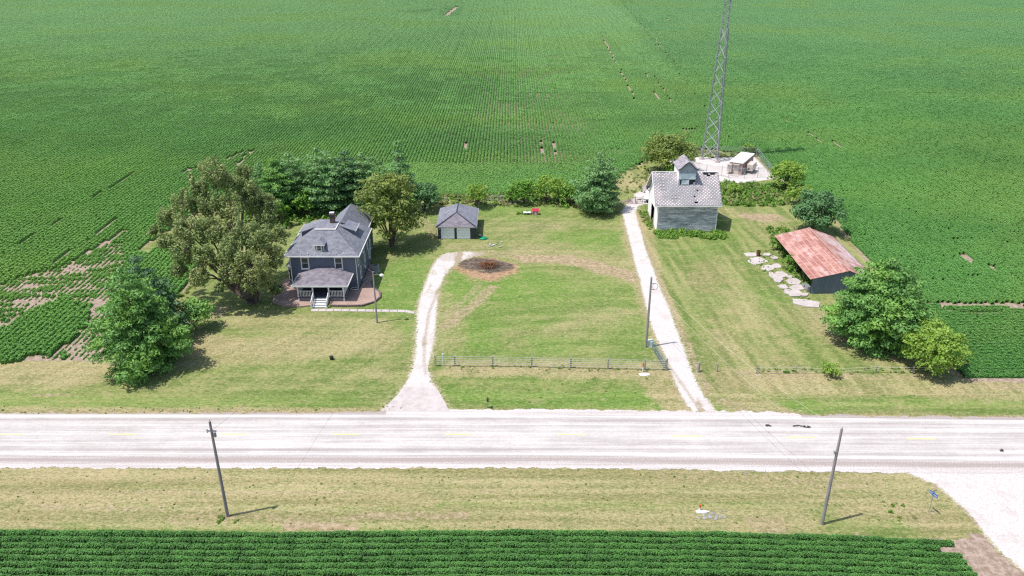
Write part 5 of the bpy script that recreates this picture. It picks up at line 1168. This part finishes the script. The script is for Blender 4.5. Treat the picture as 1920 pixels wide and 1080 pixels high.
# tube gate swung open along the drive
T=thing('tube_gate',G(1247,693),'blue-green tubular gate standing open at the right end of the rail fence','gate')
ga=np.array([*G(1246,694),.12]); gb_=np.array([*G(1223,655),.12]); 
m=MB()
for z in(0,1.25): m.tube([tuple(ga+up*z),tuple(gb_+up*z)],.035,6)
for q_ in(0,1): p=ga*(1-q_)+gb_*q_; m.tube([tuple(p),tuple(p+up*1.25)],.035,6)
m.build('frame',M['gate_green'],T)
m=MB()
for k in range(1,6): m.tube([tuple(ga+up*k*.21),tuple(gb_+up*k*.21)],.02,5)
m.build('bar',M['gate_green'],T); m=MB()
for k in(1,2,3): p=ga*(1-k/4)+gb_*k/4; m.tube([tuple(p),tuple(p+up*1.25)],.025,5)
m.build('brace',M['gate_green'],T)
m=MB(); m.tube([(ga[0]+.2,ga[1],0),(ga[0]+.2,ga[1],1.6)],.11,8); m.build('gate_post',M['wood_fence'],T)
# pedestal
x,y=G(1219,649); T=thing('transformer_pedestal',(x,y),'pale grey-green pad-mounted transformer box behind the driveway utility pole','utility box'); m=MB(); m.box(x-.35,x+.35,y-.3,y+.35,0,.85); m.build('cabinet',M['cream'] if 0 else simple('pale_green_steel',(.60,.68,.62),(.5,.58,.52),2,rough=.5),T,bevel=.04); m=MB(); m.box(x-.42,x+.42,y-.37,y+.42,0,.06); m.build('pad',M['concrete'],T)
# rope fence with posts
T=thing('rope_fence',G(1590,698),'sagging pale rope fence on short grey posts along the right lawn','fence')
rp=[(1418,700),(1491,700),(1642,698.5),(1711,700),(1753,699)]; rp=[G(*p) for p in rp]
for x,y in rp: m=MB(); m.tube([(x,y,0),(x,y,1.05)],.085,8); m.build('post',M['wood_fence'],T)
for h,s_ in((.92,.22),(.6,.3)):
    m=MB()
    for a,b in zip(rp[:-1],rp[1:]): m.tube(sag((a[0],a[1]-.1,h),(b[0],b[1]-.1,h),s_*math.dist(a,b)/9),.02,5)
    m.build('rope',M['rope'],T)
for (px,py,r,h,lb) in ((1309,697,.17,1.35,'short stout wooden gate post at the right edge of the tower driveway'),(1344,697,.1,1.2,'slim grey fence post standing right of the stout gate post')):
    x,y=G(px,py); m=MB(); m.tube([(x,y,0),(x,y,h)],[r,r*.9],9); tag(m.build('fence_post',M['wood_fence']),lb,'post')
# marker posts
def marker(px,py,h,lb,pad):
    x,y=G(px,py); T=thing('utility_marker',(x,y),lb,'marker'); m=MB(); m.tube([(x,y,0),(x,y,h*.55)],.08,8); m.build('lower_post',M['white'],T); m=MB(); m.tube([(x,y,h*.55),(x,y,h)],.085,8); m.build('upper_post',M['orange'],T)
    m=MB(); n=9; pts=[(x+pad[0]+pad[2]*(1+.2*rng.normal())*math.cos(a),y+pad[1]+pad[3]*math.sin(a),.1) for a in np.linspace(0,6.283,n+1)[:-1]]; m.slab(pts,.1); m.build('footing',M['shelter_white'],T)
marker(1205,697,1.25,'orange-topped white marker post in front of the rail fence',(0,-.75,.75,.35)); marker(1311.7,958,.75,'orange-topped white marker on a pale pad on the near verge',(-.0,-.15,.55,.25))
def rocks(name,c,n,sp,s,mat,label,cat='rocks'):
    m=MB()
    for i in range(n):
        x,y=c[0]+rng.normal()*sp[0],c[1]+rng.normal()*sp[1]; r=s*(.5+.9*rng.random()); vs=[];
        for k,(zz,rr) in enumerate(((0,.9),(.5,1.),(.95,.5))):
            for j in range(6): a=j*1.047+k*.5; q_=r*rr*(.7+.5*rng.random()); vs.append((x+q_*math.cos(a),y+q_*math.sin(a),r*zz*.8))
        fs=[tuple(12+j for j in range(6))]+[(l_*6+j,l_*6+(j+1)%6,l_*6+6+(j+1)%6,l_*6+6+j) for l_ in(0,1) for j in range(6)]; m.add(vs,fs)
    return tag(m.build(name,M[mat]),label,cat,kind='stuff')
rocks('loose_rocks',G(1331,969),46,(.55,.28),.11,'rock','heap of small grey rocks beside the marker on the near verge')
rocks('pink_rubble',G(957,380),40,(.9,.6),.3,'pinkrubble','pinkish rubble heap by the bush at the back hedge')
rocks('drive_rubble',G(1172,378),30,(1.4,.5),.2,'pinkrubble','grey rubble beside the far end of the tower driveway')
rocks('lane_edge_stones',G(1500,886),90,(10,.12),.05,'rock','small stones along the edge of the south shoulder')
# street sign
x,y=G(1741,961); T=thing('street_sign',(x,y),'blue street sign on a thin post at the corner of the gravel lane','sign')
m=MB(); m.tube([(x,y,0),(x,y,2.6)],.035,6); m.build('post',M['galv'],T)
dv=np.array([.34,-.94,0]); nv_=np.array([dv[1],-dv[0],0]); c=np.array([x,y,2.0])
m=MB(); m.obox(c-dv*.42+nv_*.02,dv*.88,nv_*.03,up*.34); s1=m.build('blade',M['bluesign'],T)
m=MB()
for k in range(8):
    if k in(3,): continue
    for o_ in(.0505,.0185): m.obox(c-dv*(.36-k*.1)+nv_*o_+up*.08,dv*.045,nv_*.001,up*.18)
m.build('lettering',M['white'],s1)
m=MB(); m.obox(np.array([x,y,2.5])-nv_*.3,nv_*.6,dv*.02,up*.1); m.build('cross_blade',M['wood_pole'],T)
# mailbox
x,y=G(914.5,765); T=thing('mailbox',(x,y),'small black mailbox on a post at the road edge right of the apron','mailbox'); m=MB(); m.box(x-.06,x+.06,y-.06,y+.06,0,1.05); m.build('post',M['wood_pole'],T)
m=MB(); prof=[(-.11,0),(.11,0),(.11,.14),(.06,.22),(-.06,.22),(-.11,.14)]; n=6; m.add([(x+a,y-.35,1.05+b) for a,b in prof]+[(x+a,y+.2,1.05+b) for a,b in prof],[tuple(range(n)),tuple(2*n-1-i for i in range(n))]+[(i,i+n,(i+1)%n+n,(i+1)%n) for i in range(n)]); bx=m.build('box',M['black'],T); m=MB(); m.box(x+.111,x+.13,y-.1,y-.05,1.1,1.35); m.build('flag',M['red_plastic'],bx)
# bucket, barrel
x,y=G(622,674); T=thing('lawn_bucket',(x,y),'small black bucket with a wire handle alone on the front lawn','bucket'); m=MB(); m.tube([(x,y,0),(x,y,.42)],[.2,.27],12); m.build('body',M['black'],T); m=MB(); m.tube([(x+.26*math.cos(a),y,.42+.3*math.sin(a)) for a in np.linspace(0,math.pi,9)],.012,4); m.build('handle',M['wire_dark'],T)
x,y=G(1421.5,480); T=thing('burn_barrel',(x,y),'rusty brown burn barrel standing on the broken concrete','barrel'); m=MB(); m.tube([(x,y,.04),(x,y,.3),(x,y,.31),(x,y,.6),(x,y,.61),(x,y,.92)],[.29,.29,.31,.29,.31,.3],16,cap=False); m.add([(x+.28*math.cos(a),y+.28*math.sin(a),.8) for a in np.linspace(0,6.283,17)[:-1]],[tuple(range(16))]); m.build('drum',M['rustbarrel'],T); m=MB(); pts=[(x+.3*math.cos(a),y+.3*math.sin(a),.93) for a in np.linspace(0,6.283,17)]; m.tube(pts,.02,4,cap=False); m.build('rim',M['rustbarrel'],T)
# broken concrete slabs
for i,(zx,zy,w_,h_) in enumerate([(80,232,1.9,1.3),(118,268,2.9,1.9),(178,308,1.8,1.6),(208,352,1.1,1.8),(252,345,1.9,1.7),(228,297,1.3,1.2),(262,414,1.3,1.1),(322,385,2.0,1.6),(345,420,2.4,1.2),(330,453,2.0,1.5),(392,507,3.6,1.8),(288,445,.9,1.3),(213,252,1.0,.9),(236,375,1.4,1.6),(172,236,1.2,.8),(385,462,.8,.9),(300,362,.7,.7)]):
    x,y=G(1380+zx/3,400+zy/3); m=MB(); a0=rng.normal()*.35; pts=[(x+1.0*(px_*w_*.5*math.cos(a0)-py_*h_*.75*math.sin(a0)),y+px_*w_*.5*math.sin(a0)+py_*h_*.75*math.cos(a0),.05+.012*i) for px_,py_ in [(1.12*u_,1.1*v_) for u_,v_ in [(-1+.25*rng.random(),-.75),(.2,-1+.3*rng.random()),(.95,-.7*rng.random()),(.8+.2*rng.random(),.75),(-.1,1-.3*rng.random()),(-.95,.5*rng.random())]]]; m.slab(pts,.05+.01*i)
    tag(m.build('concrete_slab',M['concrete']),'pale broken piece of old concrete slab lying beside the rusty shed','slab','broken concrete slab pieces beside the rusty shed')
# burn pile
cx_,cy_=G(914,500); T=thing('brush_pile',(cx_,cy_),'half-burnt orange-brown brush pile on a blackened ring in the yard','brush pile')
for nm,mt,n,sp,zz in(('branches','burnt_stick',170,1.25,.85),('charred_branches','burnt_dark',90,1.5,.3)):
    m=MB()
    for i in range(n):
        a=rng.random()*6.28; r=sp*rng.random()**.7; x,y=cx_+.15+r*math.cos(a)*1.2,cy_+r*math.sin(a); z=.05+zz*max(0,1-r/sp)*rng.random()+.05; b=rng.random()*3.14; l_=.5+.9*rng.random(); d=np.array([math.cos(b),math.sin(b),rng.normal()*.35])*l_/2
        m.tube([tuple(np.array([x,y,z+.12])-d),tuple(np.array([x,y,z+.2])),tuple(np.array([x,y,z+.12])+d)],[.03,.022,.01],4,cap=False)
    m.build(nm,M[mt],T)
rocks('charcoal_debris',(cx_-.3,cy_-.1),70,(1.1,.9),.06,'burnt_dark','charred scraps scattered around the brush pile','debris')
# playhouse and toys
x,y=G(1004,402); T=thing('toy_playhouse',(x,y),'pink and red plastic playhouse on the back lawn','playhouse')
m=MB(); m.box(x-.5,x+.5,y-.4,y+.4,0,.8); m.build('walls',M['pink'],T,bevel=.05); m=MB(); m.slab([(x-.62,y-.5,.78),(x+.62,y-.5,.78),(x+.62,y,1.2),(x-.62,y,1.2)],.06); m.slab([(x+.62,y+.5,.78),(x-.62,y+.5,.78),(x-.62,y,1.2),(x+.62,y,1.2)],.06); m.build('roof',M['red_plastic'],T); m=MB(); m.box(x-.18,x+.18,y-.42,y-.401,.05,.6); m.build('door',M['white'],T)
x,y=G(990,402); T=thing('toy_table',(x,y),'low white plastic toy table overgrown with weeds left of the pink playhouse','toy'); m=MB(); m.box(x-.9,x+.5,y-.35,y+.4,.35,.45); m.build('top',M['white'],T)
for a in(-.8,.4):
    for b in(-.28,.32): m=MB(); m.box(x+a-.04,x+a+.04,y+b-.04,y+b+.04,0,.35); m.build('leg',M['white'],T)
weeds('playhouse_weeds',None,5,.5,.9,(2,3),'weeds around the toy table',world=[(x-2.3,y-.9),(x+1.4,y-.9),(x+1.4,y+.9),(x-2.3,y+.9)])
x,y=G(906,448); T=thing('toy_sandbox',(x,y),'green turtle-shaped plastic sandbox beside the garage','toy'); m=MB(); m.tube([(x,y,0),(x,y,.18),(x,y,.3),(x,y,.38)],[.62,.66,.5,.2],14); m.build('shell',M['green_plastic'],T,smooth=False); m=MB(); m.tube([(x+.6,y-.1,.12),(x+.85,y-.15,.14)],[.16,.1],8); m.build('head',M['green_plastic'],T)
x,y=G(900,444); T=thing('toy_bucket',(x,y),'small red and white toy beside the green sandbox','toy'); m=MB(); m.tube([(x,y,0),(x,y,.3)],[.14,.2],10); m.build('body',M['red_plastic'],T); m=MB(); m.tube([(x,y,.3),(x,y,.36)],.21,10); m.build('rim',M['white'],T)
x,y=G(925,459); m=MB()
for i in range(16):
    a,b=rng.normal()*.55,rng.normal()*.45; m.obox((x+a,y+b,.02+.1*rng.random()),(.35*rng.normal(),.35*rng.normal(),.05),(.1,-.12,.03),(0,0,.04))
tag(m.build('scrap_heap',M['white']),'small scattered heap of white scraps in front of the garage','scrap',kind='stuff')
# far gate and trailer by the crib
T=thing('field_gate',G(1190,381),'reddish-brown tube gate across the tower driveway left of the corn crib','gate'); a=np.array([*G(1177,383),.1]); b=np.array([*G(1205,381),.1]); m=MB()
for k in range(5): m.tube([tuple(a+up*k*.28),tuple(b+up*k*.28)],.03,5)
m.build('bar',simple('red_brown_gate',(.33,.17,.15),(.22,.11,.1),4),T)
for p in(a,a*.5+b*.5,b): m=MB(); m.tube([tuple(p-up*.1),tuple(p+up*1.4)],.06,6); m.build('post',M['wood_fence'],T)
x,y=G(1213,379); T=thing('utility_trailer',(x,y),'low white trailer with black wheels behind the left wall of the corn crib','trailer'); m=MB(); m.box(x-.8,x+.9,y-.5,y+.5,.55,.85); m.build('bed',M['white'],T,bevel=.03)
for yy in(y-.7,y+.52):
    m=MB(); m.tube([(x+.1,yy,.32),(x+.1,yy+.18,.32)],.32,14); m.build('wheel',M['black'],T)
m=MB(); m.bar((x-1.0,y+.1,.6),(x-1.9,y+.1,.45),.1); m.build('hitch',M['black'],T)
# back fence fragments
T=thing('back_fence',G(920,374),'old pale wire panel fence on posts behind the round green tree','fence'); a=np.array([*G(916,377),0]); b=np.array([*G(945,377),0])
for k in range(4): p=a+(b-a)*k/3; m=MB(); m.tube([tuple(p),tuple(p+up*1.3)],.06,6); m.build('post',M['wood_fence'],T)
for k in range(4): m=MB(); m.bar(a+up*(.3+k*.28),b+up*(.3+k*.28),.04); m.build('rail',M['rope'],T)
for px,py,h,lb,mt in((837,380,1.2,'white post in the weeds behind the garage','white'),(898,388,2.6,'thin grey pipe standing at the back right of the garage','galv'),(859,378,2.2,'grey wooden post behind the garage roof','wood_fence'),(577,432,1.6,'grey pipe post behind the farmhouse','wood_fence')):
    x,y=G(px,py); m=MB(); m.tube([(x,y,0),(x,y,h)],.07,6); tag(m.build('fence_post',M[mt]),lb,'post')
# cattle panel left of garage
T=thing('wire_panel',G(810,443),'low rusty wire panel leaning left of the garage','panel'); a=np.array([*G(798,445),0]); b=np.array([*G(819,444),0])
m=MB()
for k in range(3): m.bar(a+up*(.3+k*.4),b+up*(.3+k*.4),.03)
m.build('bar',M['rustbarrel'],T); m=MB()
for k in range(3): p=a+(b-a)*k/2; m.bar(p,p+up*1.2,.05)
m.build('post',M['rustbarrel'],T)
# road debris
def lump(px,py,w_,lb):
    x,y=G(px,py); m=MB()
    for i in range(9): a=rng.random()*6.28; r=w_*.4*rng.random(); m.obox((x+r*2*math.cos(a)-.1,y+r*.5*math.sin(a),.055),(.35*w_*rng.random()+.1,.1*rng.normal(),0),(-.03,.14,.02),(0,0,.04+.08*rng.random()))
    tag(m.build('tyre_debris',M['rubber']),lb,'debris')
lump(1503,801,1.3,'long dark strip of tyre debris on the far lane of the road'); lump(1441,800,.4,'small dark scrap on the far lane left of the tyre strip'); lump(1878,847,.3,'tiny dark scrap on the near lane at the right edge')
# ============================================================ LIGHT, SKY, CAMERA
el=R(67); dirv=np.array([math.cos(el)*.95,math.cos(el)*.312,-math.sin(el)])
sl=bpy.data.lights.new('sun','SUN'); sl.energy=4.6; sl.angle=R(.55); sl.color=(1,.965,.90); so=bpy.data.objects.new('sun',sl); COL.objects.link(so)
from mathutils import Vector
so.rotation_euler=Vector(dirv).to_track_quat('-Z','Y').to_euler(); so.location=(-60,20,120)
wd=bpy.data.worlds.new('World'); sc.world=wd; wd.use_nodes=True; nt=wd.node_tree
for n in list(nt.nodes): nt.nodes.remove(n)
sk=nt.nodes.new('ShaderNodeTexSky'); sk.sky_type='NISHITA'; sk.sun_disc=False; sk.sun_elevation=el; sk.sun_rotation=math.atan2(-.95,-.312); sk.dust_density=1.5
bg=nt.nodes.new('ShaderNodeBackground'); bg.inputs[1].default_value=.15; wo=nt.nodes.new('ShaderNodeOutputWorld'); nt.links.new(sk.outputs[0],bg.inputs[0]); nt.links.new(bg.outputs[0],wo.inputs[0])
cam=bpy.data.cameras.new('camera'); cam.lens=F/1920*36; cam.sensor_width=36; cam.clip_start=.5; cam.clip_end=14000
co=bpy.data.objects.new('camera',cam); COL.objects.link(co); co.location=(0,0,CH); co.rotation_euler=(math.pi/2-TH,0,0); sc.camera=co
sc.view_settings.view_transform='Standard'; sc.view_settings.look='None'; sc.view_settings.exposure=0
sc.render.engine='CYCLES'; sc.cycles.max_bounces=6; sc.cycles.transparent_max_bounces=24; sc.cycles.use_denoising=False; sc.cycles.filter_width=1.25; sc.cycles.sample_clamp_indirect=3; sc.cycles.max_bounces=5
